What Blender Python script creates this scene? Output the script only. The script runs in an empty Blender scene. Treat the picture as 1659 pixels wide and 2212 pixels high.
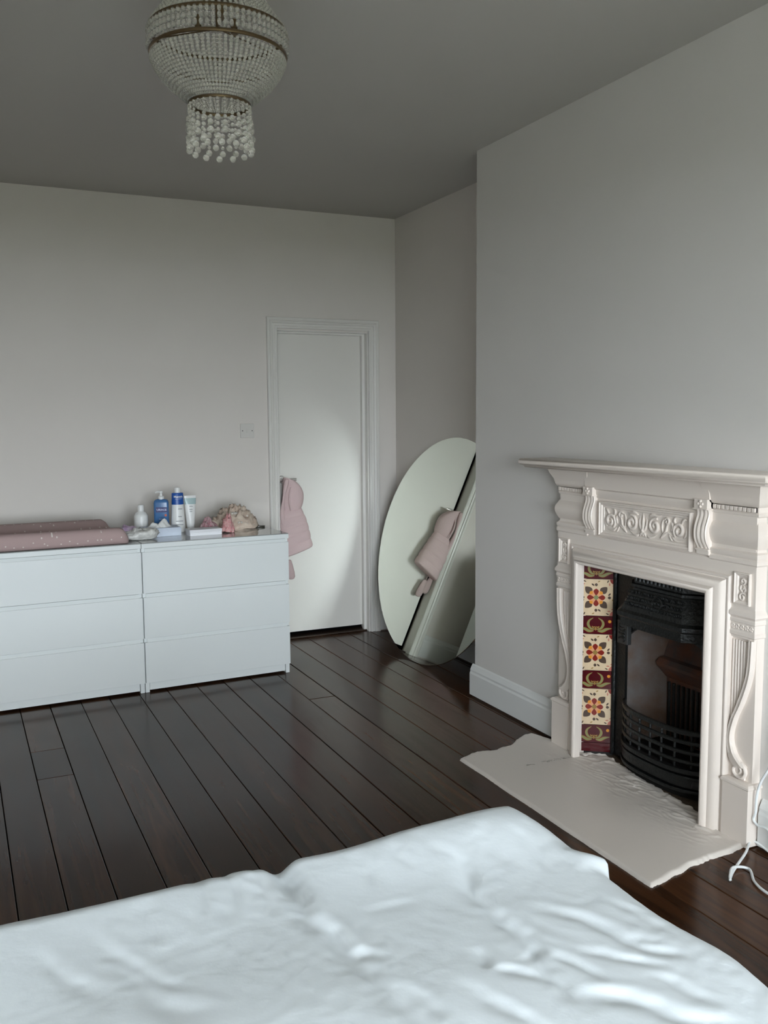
import bpy, bmesh, math, random
from mathutils import Vector, Matrix, noise
R = math.radians
sc = bpy.context.scene
COL = sc.collection
random.seed(7)

# ------------------------------------------------------------------ camera
YAW, PITCH, ROLL, FPX = .438, -.1036, -.0067, 1990.94
CAM = Vector((-1.6478, -4.7514, 1.415))
cy_, sy_, cp_, sp_ = math.cos(YAW), math.sin(YAW), math.cos(PITCH), math.sin(PITCH)
fw = Vector((sy_*cp_, cy_*cp_, sp_)); rt = Vector((cy_, -sy_, 0)); up = rt.cross(fw)
r2 = math.cos(ROLL)*rt + math.sin(ROLL)*up; u2 = -math.sin(ROLL)*rt + math.cos(ROLL)*up
cd = bpy.data.cameras.new('camera'); cam = bpy.data.objects.new('camera', cd); COL.objects.link(cam)
cd.sensor_fit = 'VERTICAL'; cd.sensor_height = 36; cd.sensor_width = 27
cd.lens = FPX/2212*36; cd.clip_start = .05
M = Matrix((r2, u2, -fw)).transposed().to_4x4(); M.translation = CAM
cam.matrix_world = M; sc.camera = cam

# ------------------------------------------------------------------ world, daylight, exposure
WIN = (-2.45, -.15, .50, 2.10)       # window opening in the wall behind the camera: x0, x1, z0, z1
YF, XL, XR, YB, HC = -6.40, -2.70, 1.0, .71, 2.67
w = bpy.data.worlds.new('overcast_sky'); sc.world = w; w.use_nodes = True
bg = w.node_tree.nodes['Background']
bg.inputs[0].default_value = (.835, .925, 1.0, 1); bg.inputs[1].default_value = 12.0
pl = bpy.data.lights.new('window_portal', 'AREA'); pl.shape = 'RECTANGLE'
pl.size = WIN[1]-WIN[0]; pl.size_y = WIN[3]-WIN[2]; pl.cycles.is_portal = True
po = bpy.data.objects.new('window_portal', pl); COL.objects.link(po)
po.location = ((WIN[0]+WIN[1])/2, YF-.06, (WIN[2]+WIN[3])/2); po.rotation_euler = (R(90), 0, 0)
vs = sc.view_settings
vs.view_transform = 'Standard'; vs.look = 'None'; vs.gamma = 1; vs.use_curve_mapping = False
vs.exposure = 1.13
sc.cycles.max_bounces = 6; sc.cycles.diffuse_bounces = 3; sc.cycles.glossy_bounces = 4; sc.cycles.transmission_bounces = 8
sc.cycles.caustics_reflective = True; sc.cycles.blur_glossy = 0; sc.cycles.use_adaptive_sampling = True; sc.cycles.adaptive_threshold = .1

# ------------------------------------------------------------------ materials
def srgb(r, g, b):
    f = lambda v: (v/255/12.92) if v/255 <= .04045 else ((v/255+.055)/1.055)**2.4
    return (f(r), f(g), f(b), 1)
def mat(name, col, rough=.5, metal=0., spec=.5, bump=0., bscale=40., var=0., vscale=6., coat=0., trans=0., ior=1.5, var2=None, detail=4, stretch=None):
    m = bpy.data.materials.new(name); m.use_nodes = True
    nt = m.node_tree; p = nt.nodes['Principled BSDF']
    col = tuple(col)+(1,) if len(col) == 3 else col
    p.inputs['Base Color'].default_value = col; p.inputs['Roughness'].default_value = rough
    p.inputs['Metallic'].default_value = metal; p.inputs['Specular IOR Level'].default_value = spec
    p.inputs['Coat Weight'].default_value = coat; p.inputs['Transmission Weight'].default_value = trans
    p.inputs['IOR'].default_value = ior
    if bump or var:
        tc = nt.nodes.new('ShaderNodeTexCoord'); src = tc.outputs['Object']
        if stretch:
            mp = nt.nodes.new('ShaderNodeMapping'); mp.inputs['Scale'].default_value = stretch
            nt.links.new(src, mp.inputs[0]); src = mp.outputs[0]
    if bump:
        n = nt.nodes.new('ShaderNodeTexNoise'); n.inputs['Scale'].default_value = bscale; n.inputs['Detail'].default_value = detail
        b = nt.nodes.new('ShaderNodeBump'); b.inputs['Strength'].default_value = bump; b.inputs['Distance'].default_value = .01
        nt.links.new(src, n.inputs['Vector']); nt.links.new(n.outputs['Fac'], b.inputs['Height']); nt.links.new(b.outputs[0], p.inputs['Normal'])
    if var:
        n = nt.nodes.new('ShaderNodeTexNoise'); n.inputs['Scale'].default_value = vscale; n.inputs['Detail'].default_value = 6
        rp = nt.nodes.new('ShaderNodeValToRGB'); rp.color_ramp.elements[0].position = .3; rp.color_ramp.elements[1].position = .7
        c2 = var2 or tuple(v*(1-var) for v in col[:3])
        rp.color_ramp.elements[0].color = tuple(c2[:3])+(1,); rp.color_ramp.elements[1].color = col
        nt.links.new(src, n.inputs['Vector']); nt.links.new(n.outputs['Fac'], rp.inputs[0]); nt.links.new(rp.outputs[0], p.inputs['Base Color'])
    return m
M_wall = mat('wall_paint', (.745, .695, .645), .62, spec=.25, bump=.06, bscale=9, var=.03, vscale=2)
M_breast = mat('breast_paint', (.72, .69, .655), .55, spec=.3, bump=.10, bscale=7, var=.03, vscale=2)
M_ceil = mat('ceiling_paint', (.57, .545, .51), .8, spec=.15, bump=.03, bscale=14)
M_gloss = mat('white_gloss_woodwork', (.76, .735, .69), .32, spec=.45)
M_skirt = mat('white_skirting_paint', (.76, .76, .74), .35, spec=.4, bump=.05, bscale=20)
M_mantel = mat('cream_mantel_paint', (.80, .71, .635), .36, spec=.45, bump=.03, bscale=30)
M_hearth = mat('white_hearth_paint', (.76, .69, .625), .42, spec=.4, bump=.06, bscale=25, detail=6)
M_chest = mat('white_laminate', (.80, .83, .82), .38, spec=.4)
M_glasstop = mat('grey_glass_plate', (.30, .31, .30), .06, spec=.9, coat=.3)
M_iron = mat('black_cast_iron', (.008, .009, .0085), .40, metal=.2, spec=.45, bump=.3, bscale=90)
M_soot_shade = mat('soot_and_landing_shade', (.012, .011, .010), .95, spec=.1)
M_brick = mat('burnt_firebrick', (.135, .128, .125), .9, bump=.3, bscale=50, var=.6, vscale=9, var2=(.10, .055, .033))
M_ash = mat('brown_ash', (.13, .085, .05), .95, bump=.6, bscale=70, var=.5, vscale=30)
M_mirror = mat('mirror_silver', (.80, .83, .76), .0, metal=1.)
M_dark = mat('dark_backing', (.02, .018, .016), .8)
M_duvet = mat('white_cotton', (.81, .865, .895), .85, spec=.15, bump=.04, bscale=90)
M_sheet = mat('white_mattress_ticking', (.75, .76, .76), .9)
M_brass = mat('aged_brass', (.20, .145, .085), .32, metal=1.)
M_iron2 = mat('dark_wire', (.05, .045, .035), .5, metal=.6)
M_crystal = mat('clear_crystal', (.92, .90, .84), .04, trans=.84, ior=1.45, spec=.6)
M_chrome = mat('brushed_chrome', (.85, .83, .80), .35, metal=1.)
M_coat = mat('pink_quilted_fabric', (.70, .53, .52), .8, spec=.2, bump=.15, bscale=120)
M_coat2 = mat('pink_lining_fabric', (.54, .41, .40), .9, spec=.1)
M_white = mat('white_plastic', (.82, .82, .80), .35)
M_cable = mat('white_cable_sheath', (.85, .87, .86), .4)
M_hole = mat('screw_dark', (.03, .03, .03), .5)
M_blue = mat('blue_plastic', (.055, .16, .36), .25, spec=.5)
M_blue2 = mat('royal_blue_label', (.012, .085, .36), .35)
M_navy = mat('navy_print', (.012, .018, .13), .4)
M_teal = mat('pale_teal_plastic', (.42, .55, .55), .25)
M_orange = mat('orange_print', (.65, .12, .04), .5)
M_lilac = mat('pale_lilac_print', (.55, .58, .80), .4)
M_grey = mat('grey_print', (.22, .23, .24), .5)
M_tissue = mat('tissue_paper', (.80, .80, .78), .9, bump=.2, bscale=60)
M_boxblue = mat('pale_blue_card', (.60, .66, .76), .6, var=.15, vscale=20)
M_boxwhite = mat('white_card', (.80, .80, .82), .55)
M_pack = mat('white_shiny_film', (.80, .79, .75), .18, spec=.7, bump=.6, bscale=50, var=.2, vscale=40)
M_purple = mat('purple_film_print', (.30, .12, .33), .3, var=.5, vscale=30, var2=(.6, .5, .6))
M_cream = mat('cream_jersey', (.70, .60, .49), .95, spec=.1, var=.3, vscale=22, var2=(.52, .38, .30))
M_pinkp = mat('pink_printed_cotton', (.62, .20, .22), .9, spec=.1, var=.5, vscale=110, var2=(.70, .50, .46))
M_mauve = mat('mauve_floral_cotton', (.50, .40, .39), .95, spec=.1, var=.5, vscale=70, var2=(.42, .16, .20))
M_board = bpy.data.materials.new('dark_stained_boards'); M_board.use_nodes = True
def _board():
    nt = M_board.node_tree; p = nt.nodes['Principled BSDF']; N = nt.nodes.new; Lk = nt.links.new
    tc = N('ShaderNodeTexCoord'); oi = N('ShaderNodeObjectInfo')
    mp = N('ShaderNodeMapping'); mp.inputs['Scale'].default_value = (26, 1.6, 10)
    ad = N('ShaderNodeVectorMath'); ad.operation = 'ADD'
    cm = N('ShaderNodeCombineXYZ'); ml = N('ShaderNodeMath'); ml.operation = 'MULTIPLY'; ml.inputs[1].default_value = 37
    Lk(oi.outputs['Random'], ml.inputs[0]); Lk(ml.outputs[0], cm.inputs[0]); Lk(ml.outputs[0], cm.inputs[1])
    Lk(tc.outputs['Object'], ad.inputs[0]); Lk(cm.outputs[0], ad.inputs[1]); Lk(ad.outputs[0], mp.inputs[0])
    n = N('ShaderNodeTexNoise'); n.inputs['Scale'].default_value = 1; n.inputs['Detail'].default_value = 7; n.inputs['Distortion'].default_value = .8
    Lk(mp.outputs[0], n.inputs['Vector'])
    rp = N('ShaderNodeValToRGB'); rp.color_ramp.elements[0].position = .25; rp.color_ramp.elements[1].position = .8
    rp.color_ramp.elements[0].color = (.019, .0085, .0042, 1); rp.color_ramp.elements[1].color = (.092, .036, .0145, 1)
    Lk(n.outputs['Fac'], rp.inputs[0])
    hs = N('ShaderNodeHueSaturation'); mr = N('ShaderNodeMapRange'); mr.inputs[3].default_value = .7; mr.inputs[4].default_value = 1.35
    Lk(oi.outputs['Random'], mr.inputs[0]); Lk(mr.outputs[0], hs.inputs['Value']); Lk(rp.outputs[0], hs.inputs['Color']); Lk(hs.outputs[0], p.inputs['Base Color'])
    n2 = N('ShaderNodeTexNoise'); n2.inputs['Scale'].default_value = 5; n2.inputs['Detail'].default_value = 5
    Lk(ad.outputs[0], n2.inputs['Vector'])
    m2 = N('ShaderNodeMapRange'); m2.inputs[3].default_value = .13; m2.inputs[4].default_value = .24
    Lk(n2.outputs['Fac'], m2.inputs[0]); Lk(m2.outputs[0], p.inputs['Roughness'])
    b = N('ShaderNodeBump'); b.inputs['Strength'].default_value = .10; b.inputs['Distance'].default_value = .004
    Lk(n.outputs['Fac'], b.inputs['Height']); Lk(b.outputs[0], p.inputs['Normal'])
    p.inputs['Specular IOR Level'].default_value = .19
_board()
# changing mat: small pale dots printed on dusty pink cloth
M_mat = mat('dusty_pink_dotted_cloth', (.47, .345, .33), .85, spec=.15)
def _dots():
    nt = M_mat.node_tree; p = nt.nodes['Principled BSDF']; N = nt.nodes.new; Lk = nt.links.new
    tc = N('ShaderNodeTexCoord'); v = N('ShaderNodeTexVoronoi'); v.voronoi_dimensions = '2D'; v.inputs['Scale'].default_value = 24
    sp = N('ShaderNodeSeparateXYZ'); cb = N('ShaderNodeCombineXYZ'); sb = N('ShaderNodeMath'); sb.operation = 'SUBTRACT'
    Lk(tc.outputs['Object'], sp.inputs[0]); Lk(sp.outputs[0], cb.inputs[0]); Lk(sp.outputs[1], sb.inputs[0]); Lk(sp.outputs[2], sb.inputs[1]); Lk(sb.outputs[0], cb.inputs[1]); Lk(cb.outputs[0], v.inputs['Vector']); v.inputs['Randomness'].default_value = .7
    lt = N('ShaderNodeMath'); lt.operation = 'LESS_THAN'; lt.inputs[1].default_value = .085; Lk(v.outputs['Distance'], lt.inputs[0])
    mx = N('ShaderNodeMix'); mx.data_type = 'RGBA'; mx.inputs[6].default_value = (.47, .345, .33, 1); mx.inputs[7].default_value = (.72, .66, .62, 1)
    Lk(lt.outputs[0], mx.inputs[0]); Lk(mx.outputs[2], p.inputs['Base Color'])
_dots()

# ------------------------------------------------------------------ mesh builder
class MB:
    def __init__(s, xf=None): s.v = []; s.f = []; s.m = []; s.xf = xf; s.cur = 0
    def V(s, p):
        if s.xf: p = s.xf(*p)
        s.v.append(tuple(p)); return len(s.v)-1
    def F(s, *i): s.f.append(tuple(i)); s.m.append(s.cur)
    def box(s, x0, x1, y0, y1, z0, z1):
        i = [s.V(p) for p in ((x0,y0,z0),(x1,y0,z0),(x1,y1,z0),(x0,y1,z0),(x0,y0,z1),(x1,y0,z1),(x1,y1,z1),(x0,y1,z1))]
        for q in ((0,3,2,1),(4,5,6,7),(0,1,5,4),(1,2,6,5),(2,3,7,6),(3,0,4,7)): s.F(*[i[k] for k in q])
        return s
    def grid(s, rows, closed=False):
        ids = [[s.V(p) for p in r] for r in rows]
        n = len(ids[0])
        for a, b in zip(ids, ids[1:]):
            for k in range(n if closed else n-1): s.F(a[k], a[(k+1) % n], b[(k+1) % n], b[k])
        return ids
    def loft(s, rings, cap=True):
        ids = s.grid(rings, True)
        if cap: s.F(*ids[0]); s.F(*ids[-1])
        return s
    def lathe(s, prof, c=(0,0,0), n=24, sx=1, sy=1):
        return s.loft([[(c[0]+r*sx*math.cos(2*math.pi*k/n), c[1]+r*sy*math.sin(2*math.pi*k/n), c[2]+z) for k in range(n)] for r, z in prof])
    def prism(s, poly, axis, a, b):
        def P(u, v, t): return {'x': (t,u,v), 'y': (u,t,v), 'z': (u,v,t)}[axis]
        return s.loft([[P(u,v,a) for u,v in poly], [P(u,v,b) for u,v in poly]])
    def tube(s, pts, r, n=8, flat=1., flatdir=None):
        pts = [Vector(p) for p in pts]; rings = []; nrm = None
        for i, p in enumerate(pts):
            t = (pts[min(i+1, len(pts)-1)]-pts[max(i-1, 0)])
            t = t.normalized() if t.length > 1e-9 else Vector((0,0,1))
            if flatdir is not None: nrm = Vector(flatdir)
            elif nrm is None: nrm = Vector((0,0,1)) if abs(t.z) < .9 else Vector((1,0,0))
            nrm = (nrm-t*nrm.dot(t)); nrm = nrm.normalized() if nrm.length > 1e-6 else t.orthogonal().normalized()
            bi = t.cross(nrm); rr = r(i/(len(pts)-1)) if callable(r) else r
            rings.append([tuple(p+nrm*math.cos(2*math.pi*k/n)*rr*flat+bi*math.sin(2*math.pi*k/n)*rr) for k in range(n)])
        return s.loft(rings)
    def ball(s, c, r, n=8, m=6, sz=1.):
        rings = [[(c[0]+r*math.sin(math.pi*j/m)*math.cos(2*math.pi*k/n), c[1]+r*math.sin(math.pi*j/m)*math.sin(2*math.pi*k/n), c[2]+r*sz*math.cos(math.pi*j/m)) for k in range(n)] for j in range(1, m)]
        ids = s.grid(rings, True); t = s.V((c[0],c[1],c[2]+r*sz)); b = s.V((c[0],c[1],c[2]-r*sz))
        for k in range(n): s.F(t, ids[0][k], ids[0][(k+1) % n]); s.F(b, ids[-1][(k+1) % n], ids[-1][k])
        return s
    def mesh(s, name, mats, smooth=False, angle=35):
        me = bpy.data.meshes.new(name); me.from_pydata(s.v, [], s.f)
        for m in (mats if isinstance(mats, (list, tuple)) else [mats]): me.materials.append(m)
        me.polygons.foreach_set('material_index', s.m)
        bm = bmesh.new(); bm.from_mesh(me); bmesh.ops.recalc_face_normals(bm, faces=bm.faces); bm.to_mesh(me); bm.free()
        if smooth:
            me.polygons.foreach_set('use_smooth', [True]*len(me.polygons)); me.set_sharp_from_angle(angle=R(angle))
        me.update(); return me
    def build(s, name, mats, parent=None, smooth=False, bevel=0, angle=35, loc=None, sub=0, seg=2):
        o = bpy.data.objects.new(name, s.mesh(name, mats, smooth, angle)); COL.objects.link(o)
        if parent: o.parent = parent
        if loc: o.location = loc
        if bevel:
            b = o.modifiers.new('bevel', 'BEVEL'); b.width = bevel; b.segments = seg; b.limit_method = 'ANGLE'; b.angle_limit = R(40)
        if sub:
            d = o.modifiers.new('sub', 'SUBSURF'); d.levels = sub; d.render_levels = sub
        return o
def tag(o, label=None, cat=None, group=None, kind=None):
    if label: o['label'] = label
    if cat: o['category'] = cat
    if group: o['group'] = group
    if kind: o['kind'] = kind
    return o
def empty(name, loc=(0,0,0), rz=0):
    o = bpy.data.objects.new(name, None); COL.objects.link(o); o.location = loc; o.rotation_euler = (0,0,rz); o.empty_display_size = .05; return o
def inst(name, me, parent, loc=(0,0,0), rot=(0,0,0), scale=(1,1,1)):
    o = bpy.data.objects.new(name, me); COL.objects.link(o); o.parent = parent; o.location = loc; o.rotation_euler = rot; o.scale = scale; return o
def struct(o): o['kind'] = 'structure'; return o
def lerp_tab(tab, t):
    if t <= tab[0][0]: return tab[0][1]
    for (a, va), (b, vb) in zip(tab, tab[1:]):
        if t <= b: return va+(vb-va)*(t-a)/(b-a)
    return tab[-1][1]
def smooth_pts(pts, n=6):
    """Catmull-Rom through the points"""
    P = [Vector(p) for p in pts]; P = [P[0]*2-P[1]]+P+[P[-1]*2-P[-2]]; out = []
    for i in range(1, len(P)-2):
        for k in range(n):
            t = k/n; a, b, c, d = P[i-1:i+3]
            out.append(.5*((2*b)+(c-a)*t+(2*a-5*b+4*c-d)*t*t+(3*b-a-3*c+d)*t**3))
    out.append(P[-2]); return out
def text_polys(body, size, bold=False):
    cu = bpy.data.curves.new('lettering', 'FONT'); cu.body = body; cu.size = size; cu.align_x = 'CENTER'; cu.align_y = 'CENTER'; cu.resolution_u = 2
    if bold: cu.offset = size*.02
    o = bpy.data.objects.new('lettering', cu); COL.objects.link(o)
    dg = bpy.context.evaluated_depsgraph_get(); me = o.evaluated_get(dg).to_mesh()
    v = [tuple(x.co) for x in me.vertices]; f = [tuple(p.vertices) for p in me.polygons]
    o.evaluated_get(dg).to_mesh_clear(); bpy.data.objects.remove(o); bpy.data.curves.remove(cu); return v, f

# ------------------------------------------------------------------ room shell
CX = .694                   # chimney breast face
CY0, CY1 = -.8235, -3.45    # its far and near corners
fl = struct(MB().box(XL-.1, XR+.1, YF-.1, YB+1.0, -.12, -.024).build('floor', M_dark))
seams = [-2.70, -2.555, -2.41, -2.265, -2.12, -1.975, -1.83, -1.685, -1.541, -1.407, -1.268, -1.122, -.983, -.833, -.689, -.532, -.383, -.237, -.08, .06, .225, .367, .527, .65, .80, .95, 1.0]
butts = {9: [-.67, -1.0], 18: [-.50], 13: [-3.2], 5: [-1.4], 21: [-2.4], 16: [-2.75], 11: [-3.6]}
for i, (a, b) in enumerate(zip(seams, seams[1:])):
    ys = [YB+.16]+butts.get(i, [])+[YF]
    for y1, y0 in zip(ys, ys[1:]):
        g = .0011+.0009*random.random()
        dz = random.uniform(-.0012, .0006)
        m = MB().box(-(b-a)/2+g, (b-a)/2-g, -(y1-y0)/2+.0012, (y1-y0)/2-.0012, -.022, 0)
        o = m.build('floorboard', M_board, fl, bevel=.0022); o.location = ((a+b)/2, (y0+y1)/2, dz)
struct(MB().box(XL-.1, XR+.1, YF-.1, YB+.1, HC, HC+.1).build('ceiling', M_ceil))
struct(MB().box(XL-.1, XL, YF-.1, YB+.1, -.1, HC+.1).build('wall_left', M_wall))
struct(MB().box(XR, XR+.1, YF-.1, YB+.1, -.1, HC+.1).build('wall_right', M_wall))
DX0, DX1, DZ = .187, .800, 1.945            # doorway
m = MB(); m.box(XL-.1, DX0-.03, YB, YB+.13, -.1, HC+.05); m.box(DX1, XR+.1, YB, YB+.13, -.1, HC+.05); m.box(DX0-.03, DX1, YB, YB+.13, DZ, HC+.05)
struct(m.build('wall_back', M_wall))
struct(MB().box(DX0-.3, DX1+.3, YB+.9, YB+1.0, -.1, HC).box(DX0-.3, DX0-.25, YB+.13, YB+.9, -.1, HC).box(DX1+.25, DX1+.3, YB+.13, YB+.9, -.1, HC).box(DX0-.3, DX1+.3, YB+.13, YB+1.0, 2.3, 2.35).build('wall_landing', M_soot_shade))  # landing walls coloured black so the gap beside the door looks shaded
m = MB(); x0, x1, z0, z1 = WIN
m.box(XL-.1, x0, YF-.2, YF, -.1, HC+.05); m.box(x1, XR+.1, YF-.2, YF, -.1, HC+.05); m.box(x0, x1, YF-.2, YF, -.1, z0); m.box(x0, x1, YF-.2, YF, z1, HC+.05)
struct(m.build('wall_front', M_wall))
wn = struct(MB().box(x0, x0+.06, YF-.16, YF-.08, z0, z1).box(x1-.06, x1, YF-.16, YF-.08, z0, z1).box(x0, x1, YF-.16, YF-.08, z0, z0+.06).box(x0, x1, YF-.16, YF-.08, z1-.06, z1).build('window_1', M_gloss))
MB().box(x0, x1, YF-.15, YF-.09, (z0+z1)/2-.02, (z0+z1)/2+.02).build('meeting_rail', M_gloss, wn)
for t in (1/3, 2/3): MB().box(x0+(x1-x0)*t-.03, x0+(x1-x0)*t+.03, YF-.15, YF-.09, z0, z1).build('mullion', M_gloss, wn)
MB().box(x0-.06, x1+.06, YF-.05, YF+.06, z0-.035, z0).build('window_sill', M_gloss, wn)
struct(MB().box(-60, 60, -90, YF-3, -3.6, -3.5).build('ground', mat('unseen_dark_ground', (.10, .11, .07), .95)))  # unseen ground outside, added dark to keep the ceiling dim
# chimney breast with the fireplace recess
FYC = -2.105
OH = .46
HO = HC+.02
m = MB()
m.prism([(CY1, -.05), (FYC-OH, -.05), (FYC-OH, .88), (FYC+OH, .88), (FYC+OH, -.05), (CY0, -.05), (CY0, HO), (CY1, HO)], 'x', CX, XR)
struct(m.build('wall_chimney_breast', M_breast))
# skirting boards
def skirting(name, p0, p1, nrm, zb=.010):
    """run from p0 to p1 on the floor, projecting along nrm"""
    prof = [(0, zb), (.020, zb), (.020, .118), (.016, .128), (.0165, .138), (.011, .150), (.006, .160), (0, .166)]
    d = Vector((p1[0]-p0[0], p1[1]-p0[1])).normalized(); n = Vector(nrm)
    mm = MB()
    mm.loft([[(q[0]+n[0]*e, q[1]+n[1]*e, z) for e, z in prof] for q in (p0, p1)])
    return struct(mm.build(name, M_skirt))
skirting('baseboard_breast', (CX, CY0+.02), (CX, FYC+.53), (-1, 0))
skirting('baseboard_breast_near', (CX, FYC-.548), (CX, CY1), (-1, 0))
skirting('baseboard_return', (CX, CY0), (XR, CY0), (0, 1))
skirting('baseboard_right', (XR, CY0+.02), (XR, YB), (-1, 0))
skirting('baseboard_back', (.872, YB), (XR, YB), (0, -1))
skirting('baseboard_back_left', (XL, YB), (.122, YB), (0, -1))
skirting('baseboard_left', (XL, YF), (XL, YB), (1, 0))

# ------------------------------------------------------------------ door, lining, architrave
AX0, AX1, AZ = .124, .872, 2.022
def arch_prof(wd):      # (distance from the inner edge, projection)
    return [(0, 0), (0, .012), (.004, .016), (.014, .016), (.018, .012), (.030, .013), (.034, .020), (.042, .022), (.046, .017), (.052, .024), (wd-.004, .024), (wd, .020), (wd, 0)]
pr = arch_prof(.068)
IX0, IX1, IZ = AX0+.068, AX1-.068, AZ-.068
m = MB(); rows = []
for d, e in pr: rows.append([(IX0-d, YB-e, 0), (IX0-d, YB-e, IZ+d), (IX1+d, YB-e, IZ+d), (IX1+d, YB-e, 0)])
m.grid(rows)
struct(m.build('trim_1', M_gloss))
m = MB(); m.box(DX0-.032, DX0+.004, YB-.002, YB+.072, 0, DZ); m.box(DX1-.004, DX1+.002, YB-.002, YB+.13, 0, DZ); m.box(DX0, DX1, YB-.002, YB+.13, DZ-.004, DZ+.002)
struct(m.build('trim_2', M_gloss))
m = MB(); m.box(DX1-.022, DX1-.002, YB+.040, YB+.072, 0, DZ-.012); m.box(DX0, DX1-.002, YB+.040, YB+.072, DZ-.016, DZ-.003)
struct(m.build('trim_3', M_gloss, bevel=.002))
dr = MB().box(DX0+.024, DX1-.004, YB+.074, YB+.112, .034, DZ-.008).build('door_1', mat('white_door_paint', (.79, .76, .705), .38, spec=.4), bevel=.002)
struct(dr)
hy, hz = YB+.074, 1.022
h = MB()
h.lathe([(.0, 0), (.022, 0), (.024, .004), (.020, .008), (0, .009)], (0, 0, 0), 20)
hd = h.build('handle_rose', M_chrome, dr, True); hd.location = (.232, hy, hz); hd.rotation_euler = (R(90), 0, 0)
MB().tube(smooth_pts([(.232, hy-.004, hz), (.231, hy-.04, hz), (.225, hy-.055, hz), (.215, hy-.058, hz), (.192, hy-.058, hz)], 5), .0085, 12).build('lever_end', M_chrome, dr, True)
MB().tube([(.232, hy-.058, hz), (.30, hy-.058, hz), (.31, hy-.056, hz)], .0085, 12).build('lever', M_chrome, dr, True)
tr = MB().box(DX0+.004, DX1-.004, YB+.03, YB+.13, 0, .008)
struct(tr.build('trim_4', mat('worn_threshold', (.045, .025, .015), .45, var=.5, vscale=20), bevel=.003))

# ------------------------------------------------------------------ light switch
t = empty('light_switch', (-.009, YB, 1.332))
M_switch = mat('aged_white_plastic', (.66, .63, .585), .4)
MB().box(-.043, .043, -.009, 0, -.043, .043).build('face_plate', M_switch, t, bevel=.003)
MB().prism([(-.009, -.012), (-.013, -.012), (-.009, .012)], 'x', -.007, .007).build('rocker', M_switch, t)
for sx in (-1, 1):
    o = MB().lathe([(0, 0), (.0032, 0), (.0032, .0012), (0, .0012)], n=10).build('screw', M_hole, t, True); o.location = (sx*.030, -.009, 0); o.rotation_euler = (R(90), 0, 0)
tag(t, 'square white light switch on the back wall left of the door frame', 'light switch')

# ------------------------------------------------------------------ chests of drawers
CA = .045
def chest(name, xoff, label):
    # local frame: x from -.8 to 0, front at y=0, back at y=.48
    r = empty(name, (xoff*math.cos(CA), xoff*math.sin(CA), 0), CA)
    for xx in (-.799, -.0225):
        MB().box(xx, xx+.0215, .016, .478, 0, .752).build('side_panel', M_chest, r, bevel=.0008)
    MB().box(-.7995, -.0005, 0, .48, .754, .778).build('top_panel', M_chest, r, bevel=.001)
    MB().box(-.775, -.025, .022, .034, .011, .058).build('plinth', M_chest, r, bevel=.0008)
    MB().box(-.777, -.023, .466, .472, .02, .752).build('back_panel', M_chest, r)
    for z0, z1, zt in ((.054, .267, .286), (.2885, .501, .5195), (.5225, .735, .752)):
        d = MB().box(-.798, -.002, -.002, .016, z0, z1).build('drawer', M_chest, r, bevel=.0012)
        MB().prism([(.002, z1-.004), (.012, zt-.001), (.018, zt), (.030, zt), (.030, z1-.004)], 'x', -.784, -.016).build('lip', M_chest, d)
        MB().box(-.76, -.04, .03, .45, z0+.03, z1-.02).build('drawer_box', M_chest, d)
    MB().box(-.7985, -.0015, .001, .479, .778, .7825).build('glass_top', M_glasstop, r, bevel=.0008)
    return tag(r, label, 'chest')
chest('chest_of_drawers', 0, 'white three-drawer chest at the right, its end beside the door')
chest('chest_of_drawers', -.8015, 'white three-drawer chest at the left, carrying the changing mat')
ZT = .7828
def onchest(x, y):       # world position from chest-local
    return (x*math.cos(CA)-y*math.sin(CA), x*math.sin(CA)+y*math.cos(CA))

# ------------------------------------------------------------------ leaning round mirror
def build_mirror():
    psi, th, a, b, phi = .0516, .215, .659, .6775, -.1252
    n = Vector((-math.cos(th), 0, math.sin(th))); u = Vector((math.sin(th), 0, math.cos(th))); h = Vector((0, 1, 0))
    rz = Matrix.Rotation(psi, 3, 'Z'); n, u, h = rz@n, rz@u, rz@h
    c = Vector((.8553, -.1189, .6498))
    def ell(t, k=1):
        x, y = b*k*math.cos(t), a*k*math.sin(t); return (x*math.cos(phi)-y*math.sin(phi)), (x*math.sin(phi)+y*math.cos(phi))
    N = 128
    zmin = min((c+h*p+u*q).z for p, q in (ell(2*math.pi*k/N) for k in range(N)))
    c.z += -zmin+.002
    root = empty('round_mirror', (c.x, c.y, 0))
    def disc(k, d): return [tuple(c+h*p+u*q+n*d-Vector((c.x, c.y, 0))) for p, q in (ell(2*math.pi*i/N, k) for i in range(N))]
    MB().loft([disc(1, -.005), disc(1, -.001), disc(.997, 0)]).build('mirror_glass', M_mirror, root)
    MB().loft([disc(.93, -.012), disc(.93, -.0052)]).build('backing_board', M_dark, root)
    tag(root, 'large frameless round mirror leaning in the alcove beside the chimney breast', 'mirror')
build_mirror()

# ------------------------------------------------------------------ fireplace surround
def FP(s, e, z): return (CX-e, FYC-s, z)      # s: along the wall, e: out from the wall
FX = lambda: MB(FP)
fs = empty('fireplace_surround', (CX, FYC, 0))
def fpart(m, name, mats=None, parent=None, **k):
    o = m.build(name, mats or M_mantel, None, **k)
    p = parent or fs
    o.parent = p
    # vertices were given in world space: cancel the parent chain's offset
    off = Vector((CX, FYC, 0)); o.data.transform(Matrix.Translation(-off)); 
    return o
def mitred(m, s0, s1, prof, e0=.045):
    """profile (e,z) swept round both ends of a block between s0 and s1"""
    rows = [[(s0-(e-e0), -.0, z), (s0-(e-e0), e, z), (s1+(e-e0), e, z), (s1+(e-e0), -.0, z)] for e, z in prof]
    ids = m.grid(rows); m.F(*ids[0]); m.F(*ids[-1]); return m
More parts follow.
